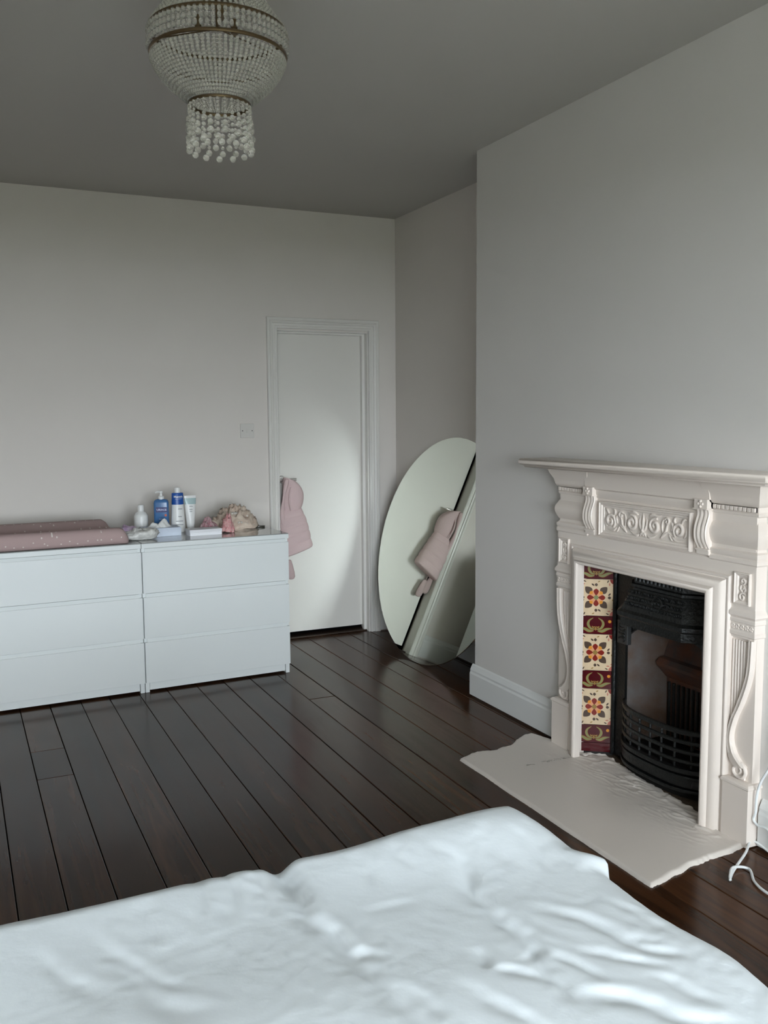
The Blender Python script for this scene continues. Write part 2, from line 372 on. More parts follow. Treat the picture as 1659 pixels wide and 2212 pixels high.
# shelf
sh = .658
prof = [(.135, 1.196), (.143, 1.198), (.146, 1.203), (.150, 1.206), (.157, 1.208), (.162, 1.214), (.163, 1.222), (.160, 1.230), (.154, 1.2335)]
m = FX(); mitred(m, -sh, sh, prof, .162); fpart(m, 'mantel_shelf', smooth=True, angle=50)
# fascia and frieze backing
m = FX(); m.box(-.522, .522, 0, .042, .885, 1.19); fpart(m, 'frieze_board')
m = FX(); m.box(-.5285, .5285, 0, .0462, .888, .935); fpart(m, 'fascia')
bul = [(.045, .928), (.050, .934), (.050, .945), (.046, .950), (.050, .957), (.050, .968), (.042, .974), (.040, .982)]
for k in range(1, 13):
    t = k/12; bul.append((.042+.019*math.sin(math.pi*min(1, t*1.02))**1.1*(1 if t < .6 else .9)-.010*t, .982+.098*t))
bul += [(.036, 1.084), (.044, 1.090), (.046, 1.097), (.042, 1.102), (.042, 1.118), (.050, 1.122), (.055, 1.130), (.058, 1.142), (.060, 1.152), (.074, 1.176), (.080, 1.196)]
for sg in (-1, 1):
    a, b = sorted((sg*.335, sg*.53))
    m = FX(); mitred(m, a, b, bul); bk = fpart(m, 'frieze_block', smooth=True, angle=32)
    for k in range(10):
        s0 = a+.006+(b-a-.012)*k/10
        d = FX().box(s0, s0+(b-a)*.058, .040, .0505, 1.1035, 1.1165); fpart(d, 'dentil')
# cornice between the consoles
m = FX(); m.prism([(.04, 1.088), (.046, 1.090), (.048, 1.098), (.052, 1.108), (.052, 1.120), (.060, 1.126), (.062, 1.150), (.070, 1.172), (.076, 1.197), (.04, 1.197)], 'x', -.335, .335); fpart(m, 'cornice', smooth=True, angle=28)
# consoles: S-shaped brackets with fluted faces and a rosette block
cons = [(.962, .052), (.972, .058), (.985, .066), (1.0, .0715), (1.02, .073), (1.04, .070), (1.06, .063), (1.075, .058), (1.088, .058), (1.097, .062)]
for sg in (-1, 1):
    sc0 = sg*.305; hw = .028
    root = None
    m = FX(); rows = []
    NS = 22
    for z, e in [(cons[0][0]+(cons[-1][0]-cons[0][0])*k/24, 0) for k in range(25)]:
        e = lerp_tab(cons, z); r = [(sc0-hw, .04, z)]
        for k in range(NS+1):
            q = -1+2*k/NS; fl_ = .0045*abs(math.sin(q*math.pi*1.5)) if abs(q) < .999 else 0
            r.append((sc0+q*hw, e-.004+fl_, z))
        r.append((sc0+hw, .04, z)); rows.append(r)
    ids = m.grid(rows); m.F(*ids[0]); m.F(*ids[-1]); cb = fpart(m, 'console', smooth=True, angle=25)
    m = FX(); m.box(sc0-hw-.002, sc0+hw+.002, .04, .070, 1.099, 1.131); m.box(sc0-hw-.004, sc0+hw+.004, .04, .074, 1.096, 1.0995); fpart(m, 'console_block', bevel=.001)
    m = FX()
    for k in range(4):
        an = math.pi/2*k+math.pi/4*0; m.ball((sc0+.009*math.cos(an), .0705, 1.115+.009*math.sin(an)), .0055, 8, 6)
    m.ball((sc0, .071, 1.115), .004, 8, 6); fpart(m, 'rosette', smooth=True, angle=80)
    m = FX(); m.box(sc0-hw, sc0+hw, .04, .056, .942, .9625); m.box(sc0-hw-.002, sc0+hw+.002, .04, .060, .9555, .9615); fpart(m, 'console_foot', bevel=.001)
# carved scroll panels
def frame4(m, s0, s1, z0, z1, prof):
    """mitred rectangular frame; profile = (inset, e)"""
    ids = m.grid([[(s0+i, e, z0+i), (s1-i, e, z0+i), (s1-i, e, z1-i), (s0+i, e, z1-i)] for i, e in prof], True); return ids
def scroll(m, cx, cz, r, a0, turns, e0, th, sg=1, flipz=1, n=22):
    pts = []
    for k in range(n):
        t = k/(n-1); rr = r*(1-.82*t); a = a0+turns*2*math.pi*t
        pts.append((cx+sg*rr*math.cos(a), e0+.0015*math.sin(t*3), cz+flipz*rr*math.sin(a)))
    m.tube(pts, lambda t: th*(.45+.9*math.sin(math.pi*min(1, .15+t*.75)))*.9, 7, flat=1.)
def leaf(m, pts, th, e0, bulge=.003):
    P = smooth_pts([(a, e0, b) for a, b in pts], 5)
    m.tube(P, lambda t: max(.0007, th*math.sin(math.pi*(.08+.92*t)**.75)), 7, flat=.75, flatdir=(0, 1, 0))
m = FX(); ids = frame4(m, -.248, .248, .943, 1.079, [(0, .043), (0, .058), (.004, .060), (.007, .056), (.012, .055), (.016, .050), (.022, .049), (.024, .046)]); m.F(*ids[-1])
cp = fpart(m, 'carved_panel')
m = FX(); e0 = .0475
for sg in (-1, 1):
    scroll(m, sg*.062, 1.012, .030, 1.2, 1.5, e0, .0062, sg, 1)
    scroll(m, sg*.185, 1.008, .029, 2.2, 1.5, e0, .0056, sg, -1)
    scroll(m, sg*.125, 1.035, .014, .3, 1.2, e0, .004, -sg, 1)
    for q, th in (([(.10, .985), (.118, 1.0), (.125, 1.022), (.145, 1.046)], .006), ([(.092, .972), (.108, .985), (.13, .995), (.15, .985)], .006), ([(.15, .985), (.165, .973), (.185, .972), (.208, .978)], .005),
                  ([(.03, 1.045), (.05, 1.052), (.075, 1.049), (.098, 1.055)], .006), ([(.104, .99), (.098, 1.012), (.102, 1.035), (.118, 1.052)], .005), ([(.195, 1.03), (.205, 1.045), (.215, 1.050), (.222, 1.042)], .006),
                  ([(.17, 1.03), (.16, 1.04), (.165, 1.052), (.18, 1.054)], .0055), ([(.207, .985), (.217, .995), (.219, 1.012), (.214, 1.028)], .005), ([(.02, .975), (.035, .968), (.055, .972), (.075, .983)], .006),
                  ([(.135, .99), (.142, .978), (.15, .970), (.155, .968)], .004), ([(.145, 1.0), (.152, 1.018), (.148, 1.03), (.14, 1.035)], .005), ([(.04, 1.0), (.055, .993), (.07, 1.0), (.075, 1.018)], .006)):
        leaf(m, [(sg*a, b) for a, b in q], th, e0)
for q, th in (([(0, .97), (0, 1.0), (0, 1.03), (0, 1.055)], .008), ([(0, .985), (.014, 1.0), (.02, 1.02), (.016, 1.042)], .007), ([(0, .985), (-.014, 1.0), (-.02, 1.02), (-.016, 1.042)], .007), ([(0, .985), (.012, .975), (.018, .965)], .006), ([(0, .985), (-.012, .975), (-.018, .965)], .006)):
    leaf(m, q, th, e0+.001)
m.ball((0, e0+.004, .990), .007, 10, 6)
fpart(m, 'scroll_carving', smooth=True, angle=80, parent=None)
for sg in (-1, 1):
    a, b = sorted((sg*.446, sg*.512))
    m = FX(); a2, b2 = sorted((sg*.43, sg*.53)); m.box(a2, b2, 0, .0455, .783, .93); fpart(m, 'pilaster_head')
    m = FX(); ids = frame4(m, a, b, .800, .905, [(0, .044), (0, .0545), (.003, .056), (.006, .052), (.011, .050), (.014, .046), (.016, .0455)]); fpart(m, 'pilaster_panel')
    m = FX(); cs = (a+b)/2
    scroll(m, cs-.001, .825, .014, .5, 1.4, .047, .0035, 1, 1); scroll(m, cs+.001, .877, .012, 3.6, 1.4, .047, .0032, 1, 1)
    for q in ([(0, .838), (.010, .848), (.004, .86), (-.006, .868)], [(0, .84), (-.010, .85), (-.008, .862), (.004, .868)], [(.005, .885), (.012, .878), (.013, .866)], [(-.004, .848), (.006, .856), (.013, .854)]):
        leaf(m, [(cs+p, z) for p, z in q], .0045, .047)
    fpart(m, 'pilaster_carving', smooth=True, angle=80)
    # necking mouldings
    m = FX(); mitred(m, a2, b2, [(.045, .790), (.046, .784), (.050, .779), (.054, .772), (.054, .763), (.048, .757), (.047, .754), (.0495, .750), (.0495, .741), (.046, .738), (.046, .712), (.049, .708), (.049, .698), (.044, .694), (.043, .688)]); fpart(m, 'pilaster_necking', smooth=True, angle=32)
    for k in range(5):
        cs = a2+.012+(b2-a2-.024)*k/4
        m = FX(); m.tube([(cs+.0065*math.cos(t*.55), .0465, .725+.0065*math.sin(t*.55)) for t in range(11)], .0024, 6); m.ball((cs, .0465, .725), .0025, 6, 4); fpart(m, 'bead_ornament', smooth=True, angle=80)
    # shaft: back slab, flutes, S-shaped leg band, scroll foot
    m = FX(); m.box(a2, b2, 0, .033, .19, .70); fpart(m, 'pilaster_shaft')
    inn = smooth_pts([(.507, .688, 0), (.503, .60, 0), (.490, .537, 0), (.462, .46, 0), (.436, .397, 0), (.427, .34, 0), (.434, .285, 0), (.455, .258, 0), (.470, .25, 0)], 6)
    out = smooth_pts([(.529, .688, 0), (.526, .60, 0), (.516, .545, 0), (.492, .475, 0), (.467, .42, 0), (.450, .353, 0), (.462, .305, 0), (.486, .278, 0), (.510, .262, 0)], 6)
    m = FX(); rows = []
    for p, q in zip(inn, out):
        A, B_ = sg*p.x, sg*q.x; z1, z2 = p.y, q.y
        mid = ((A+B_)/2, .0475, (z1+z2)/2)
        rows.append([(A, .030, z1), (A, .0445, z1), (A+(B_-A)*.18, .049, z1+(z2-z1)*.18), (A+(B_-A)*.5, .0475, (z1+z2)/2), (A+(B_-A)*.82, .052, z1+(z2-z1)*.82), (B_, .047, z2), (B_, .030, z2)])
    ids = m.grid(rows); m.F(*ids[0]); m.F(*ids[-1]); fpart(m, 'leg_band', smooth=True, angle=45)
    m = FX(); pts = []
    for k in range(30):
        t = k/29; rr = .034*(1-.75*t); an = 1.2-t*2*math.pi*1.35
        pts.append((sg*(.478+rr*math.cos(an)), .040, .243+rr*.85*math.sin(an)))
    m.tube(pts, lambda t: .0075*(1-.45*t), 8); m.box(*sorted((sg*.452, sg*.503)), .03, .0395, .216, .268); fpart(m, 'leg_scroll', smooth=True, angle=45)
    itab = [(p.y, p.x) for p in reversed(inn)]
    for k in range(6):
        s0 = .437+.0115*k; zb = .30
        for z, xx in itab:
            if z > .34 and xx < s0+.006: zb = z
        if zb < .65:
            m = FX(); m.tube([(sg*s0, .034, .678), (sg*s0, .034, .672), (sg*s0, .034, zb)], lambda t: .0046, 8); fpart(m, 'flute', smooth=True, angle=60)
    # plinth
    pa, pb = sorted((sg*.428, sg*.540))
    m = FX(); m.box(pa, pb, 0, .060, .004, .198); fpart(m, 'plinth_block', bevel=.001)
    m = FX(); mitred(m, pa, pb, [(.060, .196), (.064, .200), (.064, .206), (.058, .212), (.046, .215)], .060); fpart(m, 'plinth_cap')
# bolection moulding round the opening: highest at its inner edge
bp = [(.430-.347, .030), (.083, .050), (.078, .056), (.072, .056), (.069, .052), (.066, .053), (.058, .064), (.048, .071), (.036, .075), (.030, .075), (.027, .080), (.020, .086), (.012, .088), (.005, .086), (.0, .080), (0, .056), (.03, .056), (.03, .0)]
m = FX(); ZI = .8175
m.grid([[(-.347-i, e, .006), (-.347-i, e, ZI+i*.86), (.347+i, e, ZI+i*.86), (.347+i, e, .006)] for i, e in bp])
fpart(m, 'opening_frame', smooth=True, angle=28)
tag(fs, 'cream painted carved fireplace surround with mantel shelf on the chimney breast', 'fireplace')

# ------------------------------------------------------------------ hearth slab with thick ragged paint
yl = [(.18, -1.555), (.297, -1.512), (.385, -1.536), (.416, -1.517), (.476, -1.512), (.525, -1.476), (.60, -1.428), (.64, -1.425), (.69, -1.56), (.77, -1.78)]
yr = [(.18, -2.707), (.407, -2.655), (.504, -2.646), (.60, -2.640), (.70, -2.622), (.77, -2.44)]
def hearth():
    m = MB(); NX, NY = 110, 190; rows = []
    def backx(y):
        s = -(y-FYC)
        if abs(s) > .36: return .665
        return lerp_tab([(-.36, .70), (-.31, .755), (-.26, .745), (-.1, .722), (.05, .708), (.2, .695), (.36, .68)], s)+.010*noise.noise((y*28, 3, 1))+.006*noise.noise((y*70, 9, 1))
    for i in range(NX+1):
        u = i/NX; row = []
        for j in range(NY+1):
            v = j/NY
            xx = .186+(.69-.186)*u
            y = lerp_tab(yl, xx)+(lerp_tab(yr, xx)-lerp_tab(yl, xx))*v
            xf = .188+.0025*noise.noise((y*6, 0, 5))+.0012*noise.noise((y*60, 2, 5)); xb = backx(y)
            x = xf+(xb-xf)*u
            edge = min(v, 1-v)
            if edge < .03:
                k = (1-edge/.03); sgn = 1 if v < .5 else -1
                y += sgn*k*(.006*noise.noise((x*22, v*3, 2))+.004*noise.noise((x*80, v*3, 2)))
            z = .0125+.0015*noise.noise((x*5, y*5, 0))
            inn = max(0, min(1, (u-.55)/.35))*max(0, min(1, .55+1.3*noise.noise((x*9, y*7, 21))))*(1 if -.42 < -(y-FYC) < .46 else .35)
            rid = 1-abs(noise.noise((x*38+y*6, y*13, 4)))*2.2
            z += inn*.0055*max(0, rid)**4+inn*.0015*noise.noise((x*60, y*40, 7))
            if u > .86: z += .004*noise.noise((x*40, y*30, 12))*inn
            if u in (0, 1) or v in (0, 1): z = -.0005
            elif i == 1 or j in (1, NY-1): z = .0105+.002*noise.noise((x*60, y*60, 8))
            row.append((x, y, z))
        rows.append(row)
    m.grid(rows)
    return m.build('hearth_slab', M_hearth, None, True, angle=60)
tag(hearth(), 'flat white painted hearth slab with ragged edges on the floorboards', 'hearth')

# ------------------------------------------------------------------ cast iron insert with tiles
fi = empty('fireplace_insert', (CX, FYC, 0))
def ipart(m, name, mats=None, parent=None, **k):
    o = m.build(name, mats or M_iron, None, **k); o.parent = parent or fi
    o.data.transform(Matrix.Translation(-Vector((CX, FYC, 0)))); return o
# recess lining
m = FX(); m.box(-.455, .455, -.302, -.296, 0, .875); m.box(-.456, -.452, -.30, 0, 0, .875); m.box(.452, .456, -.30, 0, 0, .875); m.box(-.455, .455, -.30, 0, .872, .876); ipart(m, 'recess_lining', M_soot_shade)
m = FX(); m.box(-.45, .45, -.298, .02, -.001, .007); ipart(m, 'ash_floor', M_ash)
# tile panels on splayed cheeks
T_cream = mat('tile_cream_glaze', (.72, .55, .36), .12, spec=.6, var=.12, vscale=30)
T_red = mat('tile_red_glaze', (.22, .022, .015), .10, spec=.6)
T_mar = mat('tile_maroon_glaze', (.085, .006, .010), .10, spec=.6, var=.3, vscale=25)
T_peach = mat('tile_peach_glaze', (.72, .33, .16), .15)
T_yel = mat('tile_amber_glaze', (.68, .27, .03), .15)
T_leaf = mat('tile_umber_glaze', (.085, .055, .04), .15)
T_green = mat('tile_sage_glaze', (.22, .24, .10), .15)
T_gold = mat('tile_ochre_line', (.30, .18, .05), .15)
T_pink = mat('tile_rose_glaze', (.50, .16, .12), .15)
TM = [T_cream, T_red, T_mar, T_peach, T_yel, T_leaf, T_green, T_gold, T_pink]
def poly(m, pts, k, d):
    m.cur = k; m.F(*[m.V((x, -d, z)) for x, z in pts])
def petal(m, cx, cz, ang, r0, r1, wd, k, d, pw=1., n=9):
    c, s = math.cos(ang), math.sin(ang); L, Rr = [], []
    for i in range(n+1):
        t = i/n; ww = wd*math.sin(math.pi*t**pw)**.8 if 0 < t < 1 else 0; rr = r0+(r1-r0)*t
        L.append((cx+c*rr-s*ww, cz+s*rr+c*ww)); Rr.append((cx+c*rr+s*ww, cz+s*rr-c*ww))
    poly(m, L+Rr[::-1][1:-1], k, d)
def circ(m, cx, cz, r, k, d, a0=0, a1=2*math.pi, n=18):
    full = abs(a1-a0-2*math.pi) < 1e-6
    pts = [(cx+r*math.cos(a0+(a1-a0)*i/n), cz+r*math.sin(a0+(a1-a0)*i/n)) for i in range(n if full else n+1)]
    if not full: pts = [(cx, cz)]+pts
    poly(m, pts, k, d)
def band(m, pts, wd, k, d):
    P = smooth_pts([(a, b, 0) for a, b in pts], 5); L, Rr = [], []
    for i, p in enumerate(P):
        t = i/(len(P)-1); tg = (P[min(i+1, len(P)-1)]-P[max(i-1, 0)]).normalized(); nn = Vector((-tg.y, tg.x, 0)); ww = wd(t)
        L.append((p.x+nn.x*ww, p.y+nn.y*ww)); Rr.append((p.x-nn.x*ww, p.y-nn.y*ww))
    for i in range(len(P)-1): poly(m, [L[i], L[i+1], Rr[i+1], Rr[i]], k, d)
def main_tile(ck):
    m = MB(); h = .0755; m.cur = 0; m.box(-h, h, 0, .008, -h, h)
    for i in range(4):
        sx, sz = (-1, 1)[i % 2], (-1, 1)[i//2]
        a0 = math.atan2(-sz, -sx)
        circ(m, sx*h*.995, sz*h*.995, .021, 8 if i < 2 else 1, .0002, a0-math.pi/4, a0+math.pi/4, 10)
        for q in ((.62, .90, .3), (.90, .62, 1.2), (.70, .74, .8)): petal(m, sx*h*q[0], sz*h*q[1], a0+q[2], -.006, .008, .0025, 5 if q[0] < .7 else 8, .0003)
        petal(m, 0, 0, math.atan2(sz, sx), .026, .062, .0145, 5, .0003, .75)
    for i in range(4):
        an = math.pi/2*i
        petal(m, 0, 0, an, .046, .060, .006, 5, .0003); petal(m, .052*math.cos(an)-.012*math.sin(an), .052*math.sin(an)+.012*math.cos(an), an+.9, -.006, .009, .0035, 5, .0003)
        petal(m, .066*math.cos(an)+.010*math.sin(an), .066*math.sin(an)-.010*math.cos(an), an-1.1, -.005, .007, .0022, 7, .0003)
        petal(m, 0, 0, an, .004, .037, .0105, 1, .0006, 1.7); petal(m, 0, 0, an+math.pi/4, .004, .035, .0125, 3, .0005, 1.5); petal(m, 0, 0, an+math.pi/4, .020, .035, .0075, 4, .0007, 1.2)
    circ(m, 0, 0, .0095, ck, .0009)
    return m.mesh('tile', TM)
def half_tile():
    m = MB(); hx, hz = .0755, .037; m.cur = 2; m.box(-hx, hx, 0, .008, -hz, hz)
    for sx in (-1, 1):
        W1 = lambda t: .0055*math.sin(math.pi*(.1+.85*t))
        for wd, k, d in ((W1, 7, .0003), (lambda t: W1(t)*.55, 6, .0005)):
            band(m, [(sx*.004, -.018), (sx*.020, -.014), (sx*.030, .002), (sx*.026, .018), (sx*.010, .030)], wd, k, d)
            band(m, [(sx*.008, -.024), (sx*.026, -.025), (sx*.044, -.016), (sx*.064, -.012)], lambda t, wd=wd: wd(t)*1.2, k, d)
        band(m, [(sx*.003, -.006), (sx*.010, -.010), (sx*.014, -.004)], lambda t: .003*math.sin(math.pi*(.1+.8*t)), 7, .0004)
        circ(m, sx*.056, .016, .0065, 4, .0004)
        poly(m, [(0, -.024), (sx*.005, -.016), (0, -.004)], 7, .0004)
    return m.mesh('tile', TM)
def plain_tile():
    m = MB(); m.cur = 2; m.box(-.0755, .0755, 0, .008, -.0185, .0185); return m.mesh('tile', TM)
mt_g, mt_b, ht, ptile = main_tile(6), main_tile(7), half_tile(), plain_tile()
def tile_panel(sg):
    # panel plane runs inward from behind the opening frame
    p0 = Vector((.647, -1.712)) if sg < 0 else Vector((.647, 2*FYC+1.712)); p1 = p0+Vector((.125, -.0905 if sg < 0 else .0905))
    d = (p1-p0).normalized(); ang = math.atan2(d.y, d.x)
    if sg > 0: ang += math.pi
    c = (p0+p1)/2
    z = .020
    for me, hh in ((ptile, .037), (ht, .074), (mt_b, .151), (ht, .074), (mt_b, .151), (ht, .074), (mt_g, .151), (ht, .074)):
        z += .0022
        inst('tile', me, fi, (c.x-CX, c.y-FYC, z+hh/2), (0, 0, ang)); z += hh
    m = MB(); nn = Vector((-d.y, d.x)) if sg < 0 else Vector((d.y, -d.x))
    q = [p0, p1, p1+nn*.02, p0+nn*.02]
    q = [Vector(a)+nn*.0075 for a in q]
    m.loft([[(a.x, a.y, 0) for a in q], [(a.x, a.y, .872) for a in q]]); ipart(m, 'tile_backing', M_dark)
tile_panel(-1); tile_panel(1)
# iron front plate with arched opening
EP = -.078           # plane of the plate
m = FX(); PA = .318; arch = []
hwid, zs, zt = .235, .50, .60
inner = [(-hwid, .02), (-hwid, zs)]+[(-hwid*math.cos(math.pi*k/16), zs+(zt-zs)*math.sin(math.pi*k/16)) for k in range(1, 16)]+[(hwid, zs), (hwid, .02)]
def plate(m, e):
    outer = [(-PA, .02), (-PA, .4)]+[(-PA+2*PA*k/16, .865) for k in range(1, 16)]+[(PA, .4), (PA, .02)]
    rows = [[(s, e, z) for s, z in inner], [(s, e, z) for s, z in outer]]; return rows
r1, r2_ = plate(m, EP), plate(m, EP-.012)
m.grid([r2_[0], r1[0], r1[1], r2_[1]]); ipart(m, 'front_plate')
for sg in (-1, 1):
    m = FX(); m.tube([(sg*.300, EP+.004, .02), (sg*.300, EP+.004, .86)], .009, 8); ipart(m, 'edge_bead', smooth=True)
# canopy hood: three-sided, with ribbed crown and ornamented slope
def hoodring(hw, cut, e): return [(-hw, EP+.002), (-hw+cut, EP+e), (hw-cut, EP+e), (hw, EP+.002)]
m = FX(); rings = []
for z, hw, cut, e in ((.862, .170, .06, .030), (.845, .185, .06, .045), (.77, .19, .062, .052), (.765, .20, .065, .060), (.755, .20, .065, .060), (.750, .195, .066, .055), (.665, .25, .085, .085), (.655, .262, .085, .095), (.640, .262, .085, .095), (.632, .25, .085, .088), (.600, .25, .085, .086), (.596, .245, .085, .06)):
    rings.append([(s, e2, z) for s, e2 in hoodring(hw, cut, e)])
ids = m.grid(rings); m.F(*ids[0]); m.F(*ids[-1]); ipart(m, 'hood', smooth=True, angle=20)
for k in range(12):
    s0 = -.118+.0215*k
    m = FX(); m.tube([(s0, EP+.050, .832), (s0, EP+.053, .778)], .0055, 6); ipart(m, 'hood_rib', smooth=True)
m = FX(); random.seed(3)
for k in range(34):
    q = -.145+.29*k/33
    for zz, ee in ((.735, .061), (.712, .069), (.690, .077)):
        a0 = random.uniform(0, 6)
        m.tube([(q+.007*math.cos(a0+t*.9), EP+ee+.003, zz+.007*math.sin(a0+t*.9)) for t in range(6)], .0022, 5)
m.tube([(.02+.026*math.cos(t*.35), EP+.068+.0035-.18*.026*math.sin(t*.35), .712+.024*math.sin(t*.35)) for t in range(19)], .003, 6)
ipart(m, 'hood_ornament', smooth=True, angle=80)
for sg in (-1, 1):
    m = FX(); m.box(sg*.128-.013, sg*.128+.013, EP+.03, EP+.062, .79, .822); ipart(m, 'hood_boss', mat('highlight_grey_iron', (.10, .105, .10), .45, metal=.3), bevel=.002)  # paler iron paints in the bright square highlight on the hood
    m = FX(); a, b = sorted((sg*.20, sg*.262)); m.box(a, b, EP, EP+.022, .50, .595); ipart(m, 'jamb_block', mat('grey_iron', (.045, .046, .045), .5, metal=.3), bevel=.003)
    m = FX()
    for k in range(5): m.tube([(sg*(.232+.018*math.cos(t*.7+k)), EP+.023, .52+.014*k+.010*math.sin(t*.7+k)) for t in range(7)], .0028, 5)
    ipart(m, 'jamb_ornament', smooth=True, angle=80)
# firebrick cheeks, sloped back, smoke shelf and ribbed fireback
BK = -.235
for sg in (-1, 1):
    m = FX(); m.loft([[(sg*.235, EP-.012, z), (sg*.150, BK-.02, z), (sg*.175, BK-.02, z), (sg*.26, EP-.012, z)] for z in (.02, .30, .60)]); ipart(m, 'fire_cheek', M_brick, bevel=.004)
fb = [(BK-.03, .02), (BK, .02), (BK+.004, .36), (BK+.055, .415), (BK+.060, .43), (BK+.045, .445), (BK+.02, .45), (BK-.03, .60)]
m = FX(); m.loft([[(s0, e, z) for e, z in fb] for s0 in (-.165, .165)]); ipart(m, 'fire_back', mat('rusty_fireback', (.05, .045, .042), .85, bump=.3, bscale=60, var=.7, vscale=12, var2=(.13, .04, .015)))
for k in range(12):
    s0 = -.145+.0264*k
    m = FX(); m.tube([(s0, BK+.004, .12), (s0, BK+.006, .345)], .008, 6); ipart(m, 'fire_back_rib', smooth=True)
m = FX(); m.loft([[(s0, EP-.16, .60), (s0, EP-.012, .60), (s0, EP-.012, .64), (s0, EP-.16, .64)] for s0 in (-.24, .24)]); ipart(m, 'throat_plate', M_soot_shade)
# bow-fronted grate: bars, ends and ash front
def bow(e, z, hw=.235, dep=.075, n=20):
    out = []
    for k in range(n+1):
        q = -1+2*k/n; out.append((hw*q, EP+e+dep*(1-abs(q)**3.2), z))
    return out
for z in (.262, .225, .188, .151):
    m = FX(); m.tube(bow(.0, z), .0095 if z > .25 else .007, 8, flat=1.2); ipart(m, 'grate_bar', smooth=True, angle=60)
for k in range(7):
    q = -.78+.26*k; e = EP+.075*(1-abs(q)**3.2)
    m = FX(); m.tube([(.235*q, e-.004, .26), (.235*q, e-.004, .12)], .005, 6); ipart(m, 'grate_upright', smooth=True)
for z, dz, dd in ((.118, .016, .012), (.094, .010, .006), (.072, .030, .0), (.044, .012, .008)):
    m = FX(); P = bow(0, 0, .245, .078+dd); ids = m.grid([[(s, e-.018, z-dz/2) for s, e, _ in P], [(s, e, z-dz/2) for s, e, _ in P], [(s, e+.002, z) for s, e, _ in P], [(s, e, z+dz/2) for s, e, _ in P], [(s, e-.018, z+dz/2) for s, e, _ in P]])
    ipart(m, 'ash_front', smooth=True, angle=50)
m = FX(); m.grid([[(s, e-.012, .012) for s, e, _ in bow(0, 0)], [(s, e-.012, .125) for s, e, _ in bow(0, 0)]]); ipart(m, 'ash_shield', M_soot_shade)
m = FX(); m.box(-.17, .17, BK, EP+.03, .10, .112); ipart(m, 'grate_floor', M_soot_shade)
tag(fi, 'black cast iron fireplace insert with floral tiled cheek and bowed grate', 'fireplace insert')

# ------------------------------------------------------------------ child's coat hung by its hood from the door handle
def ring(cx, cy, z, a, b, n=40, sq=1.0, tilt=0., rip=0.):
    out = []
    for k in range(n):
        t = 2*math.pi*k/n; c, s = math.cos(t), math.sin(t)
        f = 1+rip*math.sin(5*t+z*30)
        x = a*f*abs(c)**sq*(1 if c >= 0 else -1); y = b*f*abs(s)**sq*(1 if s >= 0 else -1)
        out.append((cx+x, cy+y, z+tilt*x))
    return out
def tab_loft(tab, n=60, **kw):
    """rows (z, cx, cy, a, b, tilt) interpolated"""
    P = [Vector(r[:4]) for r in tab]; Q = [Vector((r[4], r[5], 0)) for r in tab]
    A = smooth_pts([p.xyz for p in P], 10); 
    W_ = smooth_pts([(r[3], r[4], r[5]) for r in tab], 10)
    return A, W_
ct = empty('hooded_coat', (.28, YB+.01, .55))
CO = Vector((.28, YB+.01, .55))
def cpart(m, name, mats, **k):
    o = m.build(name, mats, ct, True, **k); o.data.transform(Matrix.Translation(-CO)); return o
# body: rows of (z, cx, cy, half width, half depth, tilt)
tabb = [(.845, .270, .722, .062, .030, .12), (.80, .268, .716, .082, .042, .15), (.75, .274, .713, .092, .048, .20), (.70, .280, .712, .098, .051, .24), (.65, .288, .712, .102, .053, .28), (.60, .295, .712, .105, .053, .31), (.572, .300, .712, .106, .050, .32), (.562, .301, .714, .100, .044, .32)]
A, W_ = tab_loft(tabb)
m = MB(); rings = []
for p, q in zip(A, W_):
    z, cx, cy = p; a, b, tl = q
    ph = (z-.562)/.058; qd = abs(math.sin(math.pi*ph))**.45     # quilting: pinched seams
    k = .95+.05*qd
    rings.append(ring(cx, cy, z, a*k, b*(.80+.20*qd), 44, .8, tl, .012))
m.loft(rings, cap=True); cpart(m, 'coat_body', M_coat, angle=60)
# hood: a rounded bag hanging from the handle
tabh = [(1.036, .236, .690, .016, .020, -.3), (1.028, .250, .698, .034, .028, -.25), (1.01, .262, .705, .046, .038, -.2), (.98, .274, .712, .058, .046, -.12), (.94, .280, .716, .067, .050, -.05), (.90, .279, .718, .070, .050, 0), (.86, .275, .720, .069, .044, .06), (.832, .272, .722, .062, .034, .1), (.824, .271, .722, .055, .028, .1)]
A, W_ = tab_loft(tabh); m = MB(); rings = []
for p, q in zip(A, W_):
    z, cx, cy = p; a, b, tl = q; rings.append(ring(cx, cy, z, a, b, 40, .9, tl, .02))
m.loft(rings); cpart(m, 'hood', M_coat, angle=70)
m = MB(); m.tube(smooth_pts([(.228, .664, 1.030), (.222, .668, 1.0), (.214, .672, .96), (.206, .676, .91), (.200, .682, .86), (.200, .69, .80), (.206, .69, .75)], 6), lambda t: .011+.004*math.sin(9*t), 10); cpart(m, 'hood_edge', M_coat)
m = MB(); m.tube(smooth_pts([(.262, .676, 1.0), (.248, .666, .96), (.240, .662, .91), (.244, .664, .86), (.25, .672, .83)], 6), lambda t: .006*math.sin(math.pi*(.1+.8*t)), 8); cpart(m, 'hood_seam', M_coat)
for px, pz, rx in ((.262, .455, .026), (.222, .49, .024)):
    tb = [(pz+.058, .012), (pz+.05, .017), (pz+.02, .0225), (pz-.02, .027), (pz-.05, .027), (pz-.064, .018), (pz-.068, .008)]
    m = MB(); m.loft([[(px+.20*(pz-z)*.6+r*1.0*math.cos(2*math.pi*k/20), .738+r*.55*math.sin(2*math.pi*k/20), z) for k in range(20)] for z, r in tb]); cpart(m, 'mitten', M_coat2)
    m = MB(); m.tube([(px-.012, .738, pz+.056), (px-.005, .735, pz+.13)], .0022, 6); cpart(m, 'mitten_cord', M_coat2)
tag(ct, 'small pink padded hooded coat hanging from the door handle, mittens dangling', 'coat')

